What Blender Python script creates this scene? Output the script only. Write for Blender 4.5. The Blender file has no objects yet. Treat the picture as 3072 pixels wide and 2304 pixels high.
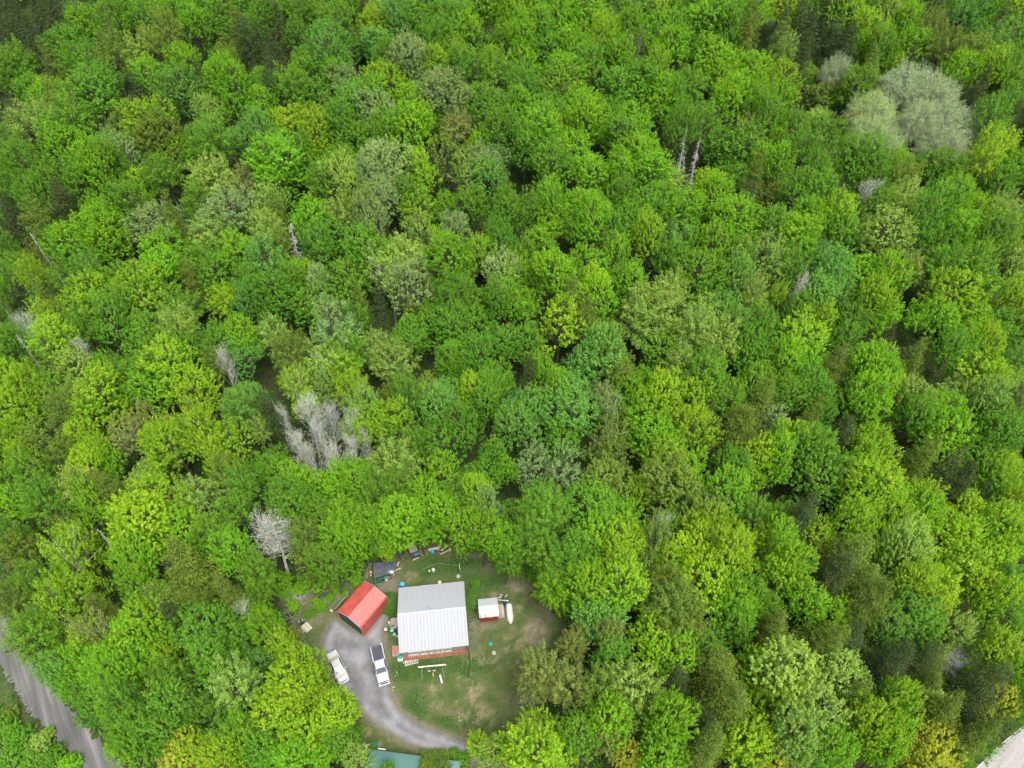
import bpy, math, random
import numpy as np
from math import radians, sin, cos, pi, atan2, sqrt, tan
from mathutils import Matrix, Vector
R = random.Random(7)
NR = np.random.default_rng(7)

# ---------------------------------------------------------------- camera, sky, sun, exposure
scene = bpy.context.scene
FOC, PITCH, CAM = 2130.0, radians(48), (0.0, -43.0, 100.0)
cam = bpy.data.cameras.new('camera')
camo = bpy.data.objects.new('camera', cam)
scene.collection.objects.link(camo)
cam.sensor_width = 36
cam.lens = 36 * FOC / 3072
cam.clip_start, cam.clip_end = 1, 3000
camo.location = CAM
camo.rotation_euler = (pi / 2 - PITCH, 0, 0)
scene.camera = camo
SUN_EL, SUN_AZ = radians(66), radians(150)          # azimuth clockwise from +y
world = bpy.data.worlds.new('World')
scene.world = world
world.use_nodes = True
wt = world.node_tree
bg = wt.nodes['Background']
sky = wt.nodes.new('ShaderNodeTexSky')
sky.sky_type = 'NISHITA'
sky.sun_disc = False
sky.sun_elevation = SUN_EL
sky.sun_rotation = SUN_AZ
sky.air_density, sky.dust_density, sky.ozone_density = 1.0, 6.0, 0.6
hs = wt.nodes.new('ShaderNodeHueSaturation')
hs.inputs['Saturation'].default_value = 0.35
wt.links.new(sky.outputs[0], hs.inputs['Color'])
wt.links.new(hs.outputs[0], bg.inputs[0])
bg.inputs[1].default_value = 0.122
sl = bpy.data.lights.new('sun', 'SUN')
sl.energy = 1.7
sl.angle = radians(28)
sl.color = (1.0, 0.96, 0.9)
so = bpy.data.objects.new('sun', sl)
scene.collection.objects.link(so)
sd = Vector((sin(SUN_AZ) * cos(SUN_EL), cos(SUN_AZ) * cos(SUN_EL), sin(SUN_EL)))
so.rotation_euler = sd.to_track_quat('Z', 'Y').to_euler()
so.location = (0, 0, 150)
vs = scene.view_settings
vs.view_transform, vs.look, vs.gamma = 'Standard', 'None', 1.0
vs.use_curve_mapping = False
vs.exposure = 1.17

# ---------------------------------------------------------------- terrain height, points on it
def gz(x, y):
    x = np.asarray(x, float); y = np.asarray(y, float)
    t = np.maximum(0, y - 24)
    k = np.clip(t / 45, 0, 1); k = k * k * (3 - 2 * k)
    und = 1.8 * np.sin(x / 27 + y / 41) + 1.1 * np.sin(y / 17 - x / 33) + 0.6 * np.sin(x / 9.0) * np.sin(y / 11.0)
    return 0.2 * t * (0.35 + 0.65 * k) + und * k
def PX(px, py, z=0.0):
    dx = (px - 1536) / FOC
    v = (py - 1152) / FOC
    dy = cos(PITCH) - v * sin(PITCH)
    dz = -sin(PITCH) - v * cos(PITCH)
    t = (z - CAM[2]) / dz
    return (CAM[0] + dx * t, CAM[1] + dy * t, z)
def on_ground(px, py, h=0.0):
    z = h
    for _ in range(40):
        x, y, _z = PX(px, py, z)
        z = 0.5 * z + 0.5 * (float(gz(x, y)) + h)
    return PX(px, py, z)
def depth(p):
    return (p[1] - CAM[1]) * cos(PITCH) + (CAM[2] - p[2]) * sin(PITCH)
def to_px(p):
    d = depth(p)
    u = (p[0] - CAM[0]) / d * FOC + 1536
    v = ((p[1] - CAM[1]) * sin(PITCH) * -1 + (CAM[2] - p[2]) * cos(PITCH)) / d * FOC + 1152
    return u, v

# ---------------------------------------------------------------- helpers
coll = scene.collection
def tag(o, label=None, cat=None, group=None, kind=None):
    if label: o['label'] = label
    if cat: o['category'] = cat
    if group: o['group'] = group
    if kind: o['kind'] = kind
    return o
def thing(name, label, cat, loc=(0, 0, 0), rotz=0.0, group=None):
    o = bpy.data.objects.new(name, None)
    coll.objects.link(o)
    o.empty_display_size = 0.2
    o.location = loc
    o.rotation_euler = (0, 0, rotz)
    return tag(o, label, cat, group, 'thing')
class MB:
    def __init__(s): s.v = []; s.f = []
    def add(s, vs_, fs):
        b = len(s.v)
        s.v += [tuple(p) for p in vs_]
        s.f += [tuple(b + i for i in f) for f in fs]
        return s
    def box(s, c, d, rz=0.0, ry=0.0, rx=0.0, top=1.0):
        m = Matrix.Rotation(rz, 3, 'Z') @ Matrix.Rotation(ry, 3, 'Y') @ Matrix.Rotation(rx, 3, 'X')
        vs_ = []
        for k in (-.5, .5):
            sc_ = top if k > 0 else 1.0
            for i, j in ((-.5, -.5), (.5, -.5), (.5, .5), (-.5, .5)):
                vs_.append(m @ Vector((i * d[0] * sc_, j * d[1] * sc_, k * d[2])) + Vector(c))
        return s.add(vs_, [(3, 2, 1, 0), (4, 5, 6, 7), (0, 1, 5, 4), (1, 2, 6, 5), (2, 3, 7, 6), (3, 0, 4, 7)])
    def tube(s, pts, rad, n=6, cap=True):
        if not hasattr(rad, '__len__'): rad = [rad] * len(pts)
        P_ = [Vector(p) for p in pts]
        b = len(s.v)
        for i, p in enumerate(P_):
            d = (P_[min(i + 1, len(P_) - 1)] - P_[max(i - 1, 0)]).normalized()
            a = d.cross(Vector((0, 0, 1)) if abs(d.z) < .9 else Vector((1, 0, 0))).normalized()
            c = d.cross(a)
            for k in range(n):
                t = 2 * pi * k / n
                s.v.append(tuple(p + (a * cos(t) + c * sin(t)) * rad[i]))
        for i in range(len(P_) - 1):
            for k in range(n):
                k2 = (k + 1) % n
                s.f.append((b + i * n + k, b + i * n + k2, b + (i + 1) * n + k2, b + (i + 1) * n + k))
        if cap:
            s.f.append(tuple(b + k for k in range(n)))
            e = b + (len(P_) - 1) * n
            s.f.append(tuple(e + k for k in reversed(range(n))))
        return s
    def lathe(s, c, prof, n=16):
        b = len(s.v)
        for r_, z in prof:
            for k in range(n):
                t = 2 * pi * k / n
                s.v.append((c[0] + r_ * cos(t), c[1] + r_ * sin(t), c[2] + z))
        for i in range(len(prof) - 1):
            for k in range(n):
                k2 = (k + 1) % n
                s.f.append((b + i * n + k, b + i * n + k2, b + (i + 1) * n + k2, b + (i + 1) * n + k))
        s.f.append(tuple(b + k for k in reversed(range(n))))
        e = b + (len(prof) - 1) * n
        s.f.append(tuple(e + k for k in range(n)))
        return s
    def prism(s, poly, z0, z1):
        n = len(poly)
        return s.add([(x, y, z0) for x, y in poly] + [(x, y, z1) for x, y in poly],
                     [tuple(reversed(range(n))), tuple(range(n, 2 * n))] + [(i, (i + 1) % n, n + (i + 1) % n, n + i) for i in range(n)])
    def loft(s, secs):
        """secs: list of closed rings of equal length"""
        n = len(secs[0]); b = len(s.v)
        for r_ in secs: s.v += [tuple(p) for p in r_]
        for i in range(len(secs) - 1):
            for k in range(n):
                k2 = (k + 1) % n
                s.f.append((b + i * n + k, b + i * n + k2, b + (i + 1) * n + k2, b + (i + 1) * n + k))
        s.f.append(tuple(b + k for k in reversed(range(n))))
        e = b + (len(secs) - 1) * n
        s.f.append(tuple(e + k for k in range(n)))
        return s
    def mesh(s, name):
        me = bpy.data.meshes.new(name)
        me.from_pydata(s.v, [], s.f)
        me.update()
        return me
    def build(s, name, mat, parent=None, smooth=False, bevel=0.0):
        me = s.mesh(name)
        me.materials.append(mat)
        if smooth:
            me.polygons.foreach_set('use_smooth', [True] * len(me.polygons))
        o = bpy.data.objects.new(name, me)
        coll.objects.link(o)
        if parent: o.parent = parent
        if bevel:
            m = o.modifiers.new('bevel', 'BEVEL'); m.width = bevel; m.segments = 2; m.limit_method = 'ANGLE'
            m.angle_limit = radians(35)
        return o
def share(name, me, parent, loc=(0, 0, 0), rot=(0, 0, 0), scale=(1, 1, 1)):
    o = bpy.data.objects.new(name, me)
    coll.objects.link(o)
    o.parent = parent
    o.location, o.rotation_euler, o.scale = loc, rot, scale
    return o
def np_mesh(name, verts, nper, mat, attrs=None, smooth=False):
    """polygons of nper consecutive vertices each"""
    n = len(verts)
    me = bpy.data.meshes.new(name)
    me.vertices.add(n)
    me.vertices.foreach_set('co', np.ascontiguousarray(verts, dtype=np.float32).ravel())
    nf = n // nper
    me.loops.add(n)
    me.loops.foreach_set('vertex_index', np.arange(n, dtype=np.int32))
    me.polygons.add(nf)
    me.polygons.foreach_set('loop_start', np.arange(0, n, nper, dtype=np.int32))
    me.polygons.foreach_set('loop_total', np.full(nf, nper, dtype=np.int32))
    me.update(calc_edges=True)
    for k, a in (attrs or {}).items():
        at = me.attributes.new(k, 'FLOAT', 'FACE')
        at.data.foreach_set('value', np.ascontiguousarray(a, dtype=np.float32))
    me.materials.append(mat)
    return me

# ---------------------------------------------------------------- materials
def mat_base(name):
    m = bpy.data.materials.new(name)
    m.use_nodes = True
    nt = m.node_tree
    return m, nt, nt.nodes['Principled BSDF']
def N(nt, t, **kw):
    n = nt.nodes.new(t)
    for k, v in kw.items(): setattr(n, k, v)
    return n
def mat(name, col, rough=0.6, metal=0.0, var=0.15, nscale=3.0, bump=0.0, bscale=30.0, spec=0.4, col2=None, coat=0.0):
    m, nt, b = mat_base(name)
    tc = N(nt, 'ShaderNodeTexCoord')
    nz = N(nt, 'ShaderNodeTexNoise'); nz.inputs['Scale'].default_value = nscale; nz.inputs['Detail'].default_value = 6
    nt.links.new(tc.outputs['Object'], nz.inputs['Vector'])
    cr = N(nt, 'ShaderNodeValToRGB')
    c2 = col2 or tuple(c * (1 - var) for c in col)
    c1 = col if col2 else tuple(min(1, c * (1 + var)) for c in col)
    cr.color_ramp.elements[0].position = .35; cr.color_ramp.elements[1].position = .65
    cr.color_ramp.elements[0].color = (*c2, 1); cr.color_ramp.elements[1].color = (*c1, 1)
    nt.links.new(nz.outputs['Fac'], cr.inputs['Fac'])
    nt.links.new(cr.outputs['Color'], b.inputs['Base Color'])
    b.inputs['Roughness'].default_value = rough
    b.inputs['Metallic'].default_value = metal
    b.inputs['Specular IOR Level'].default_value = spec
    b.inputs['Coat Weight'].default_value = coat
    if bump:
        n2 = N(nt, 'ShaderNodeTexNoise'); n2.inputs['Scale'].default_value = bscale; n2.inputs['Detail'].default_value = 8
        nt.links.new(tc.outputs['Object'], n2.inputs['Vector'])
        bp = N(nt, 'ShaderNodeBump'); bp.inputs['Strength'].default_value = bump; bp.inputs['Distance'].default_value = .05
        nt.links.new(n2.outputs['Fac'], bp.inputs['Height'])
        nt.links.new(bp.outputs['Normal'], b.inputs['Normal'])
    return m
def leaf_mat(name, fixed=None, trans=0.45, rough=0.6, spread=0.2):
    m, nt, b = mat_base(name)
    if fixed:
        src = N(nt, 'ShaderNodeRGB'); src.outputs[0].default_value = (*fixed, 1); colo = src.outputs[0]
    else:
        oi = N(nt, 'ShaderNodeObjectInfo'); colo = oi.outputs['Color']
    geo = N(nt, 'ShaderNodeNewGeometry')
    at = N(nt, 'ShaderNodeAttribute'); at.attribute_name = 'tint'
    # per leaf value
    mr = N(nt, 'ShaderNodeMapRange'); mr.inputs['To Min'].default_value = 1 - spread; mr.inputs['To Max'].default_value = 1 + spread
    nt.links.new(geo.outputs['Random Per Island'], mr.inputs['Value'])
    # per tuft value and hue
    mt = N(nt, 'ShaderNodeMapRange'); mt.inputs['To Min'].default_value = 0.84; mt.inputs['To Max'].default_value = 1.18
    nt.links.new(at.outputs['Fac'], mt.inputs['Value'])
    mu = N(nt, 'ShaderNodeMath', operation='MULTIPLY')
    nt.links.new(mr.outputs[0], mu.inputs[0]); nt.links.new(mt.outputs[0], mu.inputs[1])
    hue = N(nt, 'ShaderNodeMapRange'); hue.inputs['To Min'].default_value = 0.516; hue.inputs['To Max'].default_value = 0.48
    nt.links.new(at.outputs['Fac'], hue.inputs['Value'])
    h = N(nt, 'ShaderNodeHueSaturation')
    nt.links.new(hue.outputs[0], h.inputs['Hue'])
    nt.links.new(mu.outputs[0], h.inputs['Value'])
    nt.links.new(colo, h.inputs['Color'])
    nt.links.new(h.outputs[0], b.inputs['Base Color'])
    b.inputs['Roughness'].default_value = rough
    b.inputs['Specular IOR Level'].default_value = 0.08
    tr = N(nt, 'ShaderNodeBsdfTranslucent')
    nt.links.new(h.outputs[0], tr.inputs['Color'])
    mx = N(nt, 'ShaderNodeMixShader'); mx.inputs[0].default_value = trans
    nt.links.new(b.outputs[0], mx.inputs[1]); nt.links.new(tr.outputs[0], mx.inputs[2])
    nt.links.new(mx.outputs[0], nt.nodes['Material Output'].inputs['Surface'])
    return m
M = {}
M['leaf'] = leaf_mat('leaf')
M['needle'] = leaf_mat('needle', trans=0.15)
M['bud'] = leaf_mat('bud', trans=0.2)
M['bark'] = mat('bark', (.085, .080, .058), .9, var=.3, nscale=4, bump=.5)
M['pale_bark'] = mat('pale_bark', (.34, .335, .29), .85, var=.25, nscale=3)
M['dead_wood'] = mat('dead_wood', (.40, .41, .37), .9, var=.25, nscale=3)
M['white_metal'] = mat('white_metal', (.265, .275, .293), .6, metal=.0, var=.04, nscale=2.5, bump=.02, bscale=2)
M['shed_roof'] = mat('shed_roof', (.34, .36, .37), .55, var=.05, nscale=2.5)
M['zinc'] = mat('zinc', (.292, .307, .333), .6, metal=.0, var=.05, nscale=2.5, bump=.02, bscale=2)
M['white'] = mat('white_paint', (.42, .42, .41), .5, var=.06)
M['cream'] = mat('cream_board', (.52, .50, .38), .7, var=.12)
M['red_metal'] = mat('red_metal', (.36, .068, .055), .45, var=.14, nscale=1.2, coat=.03)
M['red_lit'] = mat('lit_red_metal', (.385, .092, .082), .5, var=.14, nscale=1.2, coat=.03)  # same red metal, with sunlight on the right slope put into the colour
M['red_wall'] = mat('red_wall', (.26, .025, .03), .55, var=.2)
M['green_wall'] = mat('green_wall', (.012, .05, .045), .5, var=.2)
M['dark'] = mat('dark', (.02, .022, .025), .6, var=.3)
M['felt'] = mat('roofing_felt', (.060, .066, .078), .85, var=.25, nscale=1.5, bump=.3)
M['glass'] = mat('glass', (.05, .065, .075), .12, var=.1, spec=.8)
M['wall'] = mat('house_wall', (.24, .22, .17), .8, var=.15)
M['beige'] = mat('beige_trim', (.40, .37, .32), .7, var=.15)
M['rust'] = mat('rust_boards', (.36, .15, .09), .8, var=.3, nscale=2)
M['wood'] = mat('weathered_wood', (.27, .24, .21), .9, var=.25, nscale=6)
M['brown'] = mat('brown_wood', (.16, .09, .06), .85, var=.3, nscale=5)
M['blue'] = mat('blue_plastic', (.01, .16, .42), .35, var=.15)
M['lblue'] = mat('light_blue_plastic', (.05, .34, .60), .4, var=.15)
M['teal'] = mat('teal_plastic', (.01, .22, .20), .5, var=.2)
M['green'] = mat('green_plastic', (.02, .18, .09), .5, var=.25)
M['tealroof'] = mat('teal_roof', (.075, .165, .145), .45, var=.12, nscale=.8)
M['tarp'] = mat('dark_tarp', (.055, .062, .072), .4, var=.3, nscale=3, bump=.4, bscale=6)
M['truck_white'] = mat('truck_white', (.34, .36, .40), .3, var=.02, coat=.5)
M['car_white'] = mat('car_white', (.42, .415, .39), .3, var=.04, coat=.5)
M['bed'] = mat('bed_cover', (.045, .05, .065), .7, var=.3, nscale=5)
M['rubber'] = mat('rubber', (.02, .02, .02), .9, var=.2)
M['chrome'] = mat('chrome', (.5, .5, .5), .2, metal=.8, var=.05)
M['orange'] = mat('orange_plastic', (.62, .14, .05), .6, var=.2)
M['pink'] = mat('pink_plastic', (.45, .2, .22), .6, var=.3)
M['yellow'] = mat('yellow_plastic', (.50, .36, .05), .6, var=.2)
M['stone'] = mat('stone', (.20, .195, .185), .9, var=.3, nscale=5, bump=.4)
M['red_light'] = mat('red_lens', (.35, .02, .02), .2)
M['lamp'] = mat('lamp_lens', (.5, .5, .48), .15, spec=.7)
M['guard'] = mat('galvanised_steel', (.60, .61, .62), .45, metal=.3, var=.08)
M['paint_streak'] = mat('worn_red_paint', (.50, .10, .09), .5, var=.35, nscale=8)

def inside(poly, X, Y):
    """signed distance-like value: >0 inside, metres to the edge"""
    X = np.asarray(X, float); Y = np.asarray(Y, float)
    ins = np.zeros(X.shape, bool); dmin = np.full(X.shape, 1e9)
    n = len(poly)
    for i in range(n):
        x1, y1 = poly[i]; x2, y2 = poly[(i + 1) % n]
        if y1 != y2:
            c = ((y1 > Y) != (y2 > Y)) & (X < (x2 - x1) * (Y - y1) / (y2 - y1) + x1)
            ins ^= c
        dx, dy = x2 - x1, y2 - y1
        t = np.clip(((X - x1) * dx + (Y - y1) * dy) / (dx * dx + dy * dy + 1e-9), 0, 1)
        dmin = np.minimum(dmin, np.hypot(X - x1 - t * dx, Y - y1 - t * dy))
    return np.where(ins, dmin, -dmin)
def poly_px(pts): return [PX(x, y)[:2] for x, y in pts]
def smooth_poly(pts, n=2):
    for _ in range(n):
        q = []
        for i in range(len(pts)):
            a, b = pts[i], pts[(i + 1) % len(pts)]
            q += [(a[0] * .75 + b[0] * .25, a[1] * .75 + b[1] * .25), (a[0] * .25 + b[0] * .75, a[1] * .25 + b[1] * .75)]
        pts = q
    return pts
YARD = smooth_poly(poly_px([(915, 1775), (960, 1740), (1040, 1745), (1100, 1690), (1180, 1665), (1235, 1625), (1290, 1600), (1400, 1615), (1500, 1650),
                (1590, 1680), (1640, 1735), (1690, 1790), (1720, 1860), (1690, 1930), (1650, 1990), (1600, 2060), (1580, 2140), (1570, 2210),
                (1600, 2380), (1060, 2400), (1030, 2290), (1050, 2200), (1070, 2140), (1000, 2060), (940, 1990), (890, 1920), (880, 1840)]), 1)
DRIVE = smooth_poly(poly_px([(985, 1873), (962, 1930), (968, 1985), (1000, 2050), (1059, 2103), (1081, 2137), (1138, 2183), (1195, 2224), (1256, 2250),
                (1343, 2272), (1430, 2288), (1518, 2312), (1580, 2345), (1640, 2400), (1700, 2400), (1640, 2345), (1560, 2304), (1496, 2276), (1422, 2231), (1343, 2203), (1264, 2173),
                (1212, 2140), (1180, 2100), (1172, 2060), (1158, 1990), (1152, 1945), (1151, 1903), (1158, 1860), (1165, 1840), (1146, 1836),
                (1120, 1870), (1098, 1900), (1088, 1905), (1040, 1880), (1010, 1850)]), 2)
ROAD_L = smooth_poly(poly_px([(-150, 1600), (-20, 1790), (45, 1880), (115, 2000), (146, 2052), (243, 2162), (375, 2305), (520, 2450), (385, 2450), (243, 2304),
                  (160, 2204), (80, 2134), (21, 2030), (-20, 1975), (-220, 1760)]), 2)
ROAD_R = poly_px([(2800, 2440), (2929, 2304), (2995, 2238), (3072, 2181), (3250, 2060), (3500, 2250), (3100, 2600)])

# ---------------------------------------------------------------- ground
def vnoise(x, y, s, seed):
    r = np.random.default_rng(seed); T = r.random((256, 256))
    u = np.asarray(x) / s + 1000; v = np.asarray(y) / s + 1000
    i = np.floor(u).astype(int); j = np.floor(v).astype(int)
    fu = u - i; fv = v - j
    fu = fu * fu * (3 - 2 * fu); fv = fv * fv * (3 - 2 * fv)
    g = lambda a, b: T[a % 256, b % 256]
    return (g(i, j) * (1 - fu) + g(i + 1, j) * fu) * (1 - fv) + (g(i, j + 1) * (1 - fu) + g(i + 1, j + 1) * fu) * fv
def fbm(x, y, s, seed): return .5 * vnoise(x, y, s, seed) + .3 * vnoise(x, y, s / 2.3, seed + 1) + .2 * vnoise(x, y, s / 5.1, seed + 2)
def sstep(a, b, x):
    t = np.clip((x - a) / (b - a), 0, 1); return t * t * (3 - 2 * t)
def blob(px, py, rx, ry, X, Y, e=.6):
    c = PX(px, py)
    d = np.hypot((X - c[0]) / rx, (Y - c[1]) / ry)
    return sstep(1 + e, 1 - e, d)
xs = np.concatenate([np.linspace(-420, -75, 40), np.arange(-72, -34, 1.0), np.arange(-34, 18, .28), np.arange(18, 72, 1.0), np.linspace(75, 420, 40)])
ys = np.concatenate([np.linspace(-120, -42, 14), np.arange(-40, -24, .8), np.arange(-24, 22, .28), np.arange(22, 90, 1.6), np.linspace(92, 620, 70)])
GX, GY = np.meshgrid(xs, ys)
ins = inside(YARD, GX, GY) + 3.0 * (fbm(GX, GY, 2.6, 3) - .5)
VERGE = poly_px([(-300, 1900), (0, 2010), (70, 2140), (160, 2230), (250, 2330), (330, 2420), (-300, 2700)])
lawn = np.maximum(sstep(-.5, 1.2, ins), .8 * sstep(-1, 1, inside(VERGE, GX, GY)))
dr = inside(DRIVE, GX, GY)
dirt = np.zeros_like(GX)
for a in ((1190, 1700, .9, 2.6), (1165, 1765, 2.2, 1.8), (1330, 1632, 3.6, .7), (1460, 1662, 3.0, .8), (1300, 1620, 1.6, .9), (1590, 2180, 1.7, 2.4), (1575, 2110, 1.3, 1.8), (1640, 1800, 1.0, 3.4),
          (1560, 1760, 2.5, .8), (1600, 1730, 2.5, 1.2), (1455, 1880, 2.0, .5), (940, 1850, 1.6, 2.2), (1000, 1790, 1.5, 1.0), (880, 1790, 2.5, 1.4), (960, 1955, 1.4, 1.6), (1120, 2130, .6, .5), (1540, 1700, 1.8, .7), (1610, 1900, 1.6, 3.0), (1500, 1700, 2.6, 1.0), (1420, 1900, 1.0, 2.4), (1625, 1690, 1.8, .9)):
    dirt = np.maximum(dirt, blob(*a, GX, GY) * .95)
dirt = dirt * (.25 + 1.15 * fbm(GX, GY, 1.1, 9))
edge = np.exp(-(dr / .45) ** 2) * (.5 + fbm(GX, GY, .8, 5))
dirt = np.clip(np.maximum(dirt, edge * .9), 0, 1)
straw = np.zeros_like(GX)
for a in ((1555, 1925, 1.7, 1.2), (1530, 1945, 1.2, .7), (1600, 1890, 1.8, .8), (1500, 1920, 1.1, .7), (1265, 2090, .9, .5), (1310, 2112, 1.2, .5), (1350, 2125, 1.2, .6), (1300, 2060, .7, 1.1), (1400, 2080, 2.2, 2.8),
          (1450, 1980, 2.4, 1.4), (1090, 2200, 1.4, .7), (1150, 2230, 1.5, .5), (1270, 1660, .8, 1.0), (1540, 1985, 1.6, .7), (1480, 1810, .6, 2.2), (1550, 1800, 1.3, 2.2), (1235, 1735, 1.2, 1.0), (1430, 2150, 2.6, 1.6)):
    straw = np.maximum(straw, blob(*a, GX, GY))
straw = np.clip(straw * .55 * sstep(.42, .72, fbm(GX, GY, .9, 21)), 0, 1)
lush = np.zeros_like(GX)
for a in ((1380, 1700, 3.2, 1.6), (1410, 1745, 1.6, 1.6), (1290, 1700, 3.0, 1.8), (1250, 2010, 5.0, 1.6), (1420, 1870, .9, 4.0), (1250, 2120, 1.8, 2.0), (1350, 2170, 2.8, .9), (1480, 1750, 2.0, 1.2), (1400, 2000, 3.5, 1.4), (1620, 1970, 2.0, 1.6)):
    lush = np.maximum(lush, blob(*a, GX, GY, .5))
ground_v = np.stack([GX, GY, gz(GX, GY)], -1).reshape(-1, 3)
ny, nx = GX.shape
ii = (np.arange(ny - 1)[:, None] * nx + np.arange(nx - 1)[None, :]).ravel()
gf = np.stack([ii, ii + 1, ii + nx + 1, ii + nx], -1)
gm = bpy.data.meshes.new('forest_ground')
gm.vertices.add(len(ground_v)); gm.vertices.foreach_set('co', ground_v.astype(np.float32).ravel())
gm.loops.add(gf.size); gm.loops.foreach_set('vertex_index', gf.astype(np.int32).ravel())
gm.polygons.add(len(gf)); gm.polygons.foreach_set('loop_start', np.arange(0, gf.size, 4, dtype=np.int32)); gm.polygons.foreach_set('loop_total', np.full(len(gf), 4, np.int32))
gm.update(calc_edges=True)
gm.polygons.foreach_set('use_smooth', [True] * len(gf))
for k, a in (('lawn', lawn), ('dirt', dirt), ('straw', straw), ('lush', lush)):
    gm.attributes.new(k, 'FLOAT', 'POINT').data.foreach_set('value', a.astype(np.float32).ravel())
m, nt, b = mat_base('ground')
def attr(nt, n):
    a = N(nt, 'ShaderNodeAttribute'); a.attribute_name = n; return a.outputs['Fac']
def noise(nt, s, d=6, vec=None):
    n = N(nt, 'ShaderNodeTexNoise'); n.inputs['Scale'].default_value = s; n.inputs['Detail'].default_value = d
    if vec: nt.links.new(vec, n.inputs['Vector'])
    return n.outputs['Fac']
def ramp(nt, fac, stops):
    c = N(nt, 'ShaderNodeValToRGB')
    while len(c.color_ramp.elements) < len(stops): c.color_ramp.elements.new(.5)
    for e, (p, col) in zip(c.color_ramp.elements, stops): e.position = p; e.color = (*col, 1)
    nt.links.new(fac, c.inputs['Fac']); return c.outputs['Color']
def mix(nt, fac, a, b_):
    x = N(nt, 'ShaderNodeMix', data_type='RGBA')
    nt.links.new(fac, x.inputs[0]); nt.links.new(a, x.inputs[6]); nt.links.new(b_, x.inputs[7]); return x.outputs[2]
tc = N(nt, 'ShaderNodeTexCoord').outputs['Object']
floor_c = ramp(nt, noise(nt, .9, 8, tc), [(.3, (.026, .022, .015)), (.42, (.040, .034, .022)), (.52, (.022, .046, .010)), (.75, (.04, .085, .014))])
lawn_c = ramp(nt, noise(nt, .55, 9, tc), [(.3, (.044, .078, .018)), (.5, (.068, .095, .028)), (.62, (.098, .105, .046)), (.76, (.130, .115, .064))])
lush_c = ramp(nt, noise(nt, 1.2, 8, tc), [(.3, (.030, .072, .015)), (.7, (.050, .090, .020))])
dirt_c = ramp(nt, noise(nt, 2.5, 8, tc), [(.3, (.105, .092, .062)), (.55, (.150, .132, .098)), (.75, (.085, .10, .045))])
straw_c = ramp(nt, noise(nt, 5, 8, tc), [(.3, (.20, .165, .085)), (.7, (.36, .30, .18))])
fine = noise(nt, 7, 4, tc)
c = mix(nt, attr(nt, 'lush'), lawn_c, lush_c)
c = mix(nt, attr(nt, 'lawn'), floor_c, c)
c = mix(nt, attr(nt, 'dirt'), c, dirt_c)
c = mix(nt, attr(nt, 'straw'), c, straw_c)
mv = N(nt, 'ShaderNodeMapRange'); mv.inputs['From Min'].default_value = .3; mv.inputs['From Max'].default_value = .7; mv.inputs['To Min'].default_value = .7; mv.inputs['To Max'].default_value = 1.3
nt.links.new(fine, mv.inputs['Value'])
h = N(nt, 'ShaderNodeHueSaturation'); nt.links.new(mv.outputs[0], h.inputs['Value']); nt.links.new(c, h.inputs['Color'])
nt.links.new(h.outputs[0], b.inputs['Base Color']); b.inputs['Roughness'].default_value = .95; b.inputs['Specular IOR Level'].default_value = .15
bp = N(nt, 'ShaderNodeBump'); bp.inputs['Strength'].default_value = .7; bp.inputs['Distance'].default_value = .15
nt.links.new(noise(nt, 4, 8, tc), bp.inputs['Height']); nt.links.new(bp.outputs['Normal'], b.inputs['Normal'])
gm.materials.append(m)
go = bpy.data.objects.new('forest_ground', gm); coll.objects.link(go); tag(go, kind='structure')

def gravel_mat(name, ca, cb, cc, stretch=(1, 1, 1), rot=0.0, sc=1.2):
    m, nt, b = mat_base(name)
    tc = N(nt, 'ShaderNodeTexCoord').outputs['Object']
    mp = N(nt, 'ShaderNodeMapping', vector_type='TEXTURE'); mp.inputs['Rotation'].default_value[2] = rot; mp.inputs['Scale'].default_value = stretch
    nt.links.new(tc, mp.inputs['Vector'])
    c = ramp(nt, noise(nt, sc, 9, mp.outputs[0]), [(.3, ca), (.5, cb), (.72, cc)])
    mv = N(nt, 'ShaderNodeMapRange'); mv.inputs['From Min'].default_value = .25; mv.inputs['From Max'].default_value = .75; mv.inputs['To Min'].default_value = .72; mv.inputs['To Max'].default_value = 1.28
    nt.links.new(noise(nt, 9, 8, tc), mv.inputs['Value'])
    h = N(nt, 'ShaderNodeHueSaturation'); nt.links.new(mv.outputs[0], h.inputs['Value']); nt.links.new(c, h.inputs['Color'])
    nt.links.new(h.outputs[0], b.inputs['Base Color']); b.inputs['Roughness'].default_value = .95; b.inputs['Specular IOR Level'].default_value = .2
    bp = N(nt, 'ShaderNodeBump'); bp.inputs['Strength'].default_value = .5; bp.inputs['Distance'].default_value = .05
    nt.links.new(noise(nt, 25, 4, tc), bp.inputs['Height']); nt.links.new(bp.outputs['Normal'], b.inputs['Normal'])
    return m
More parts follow.
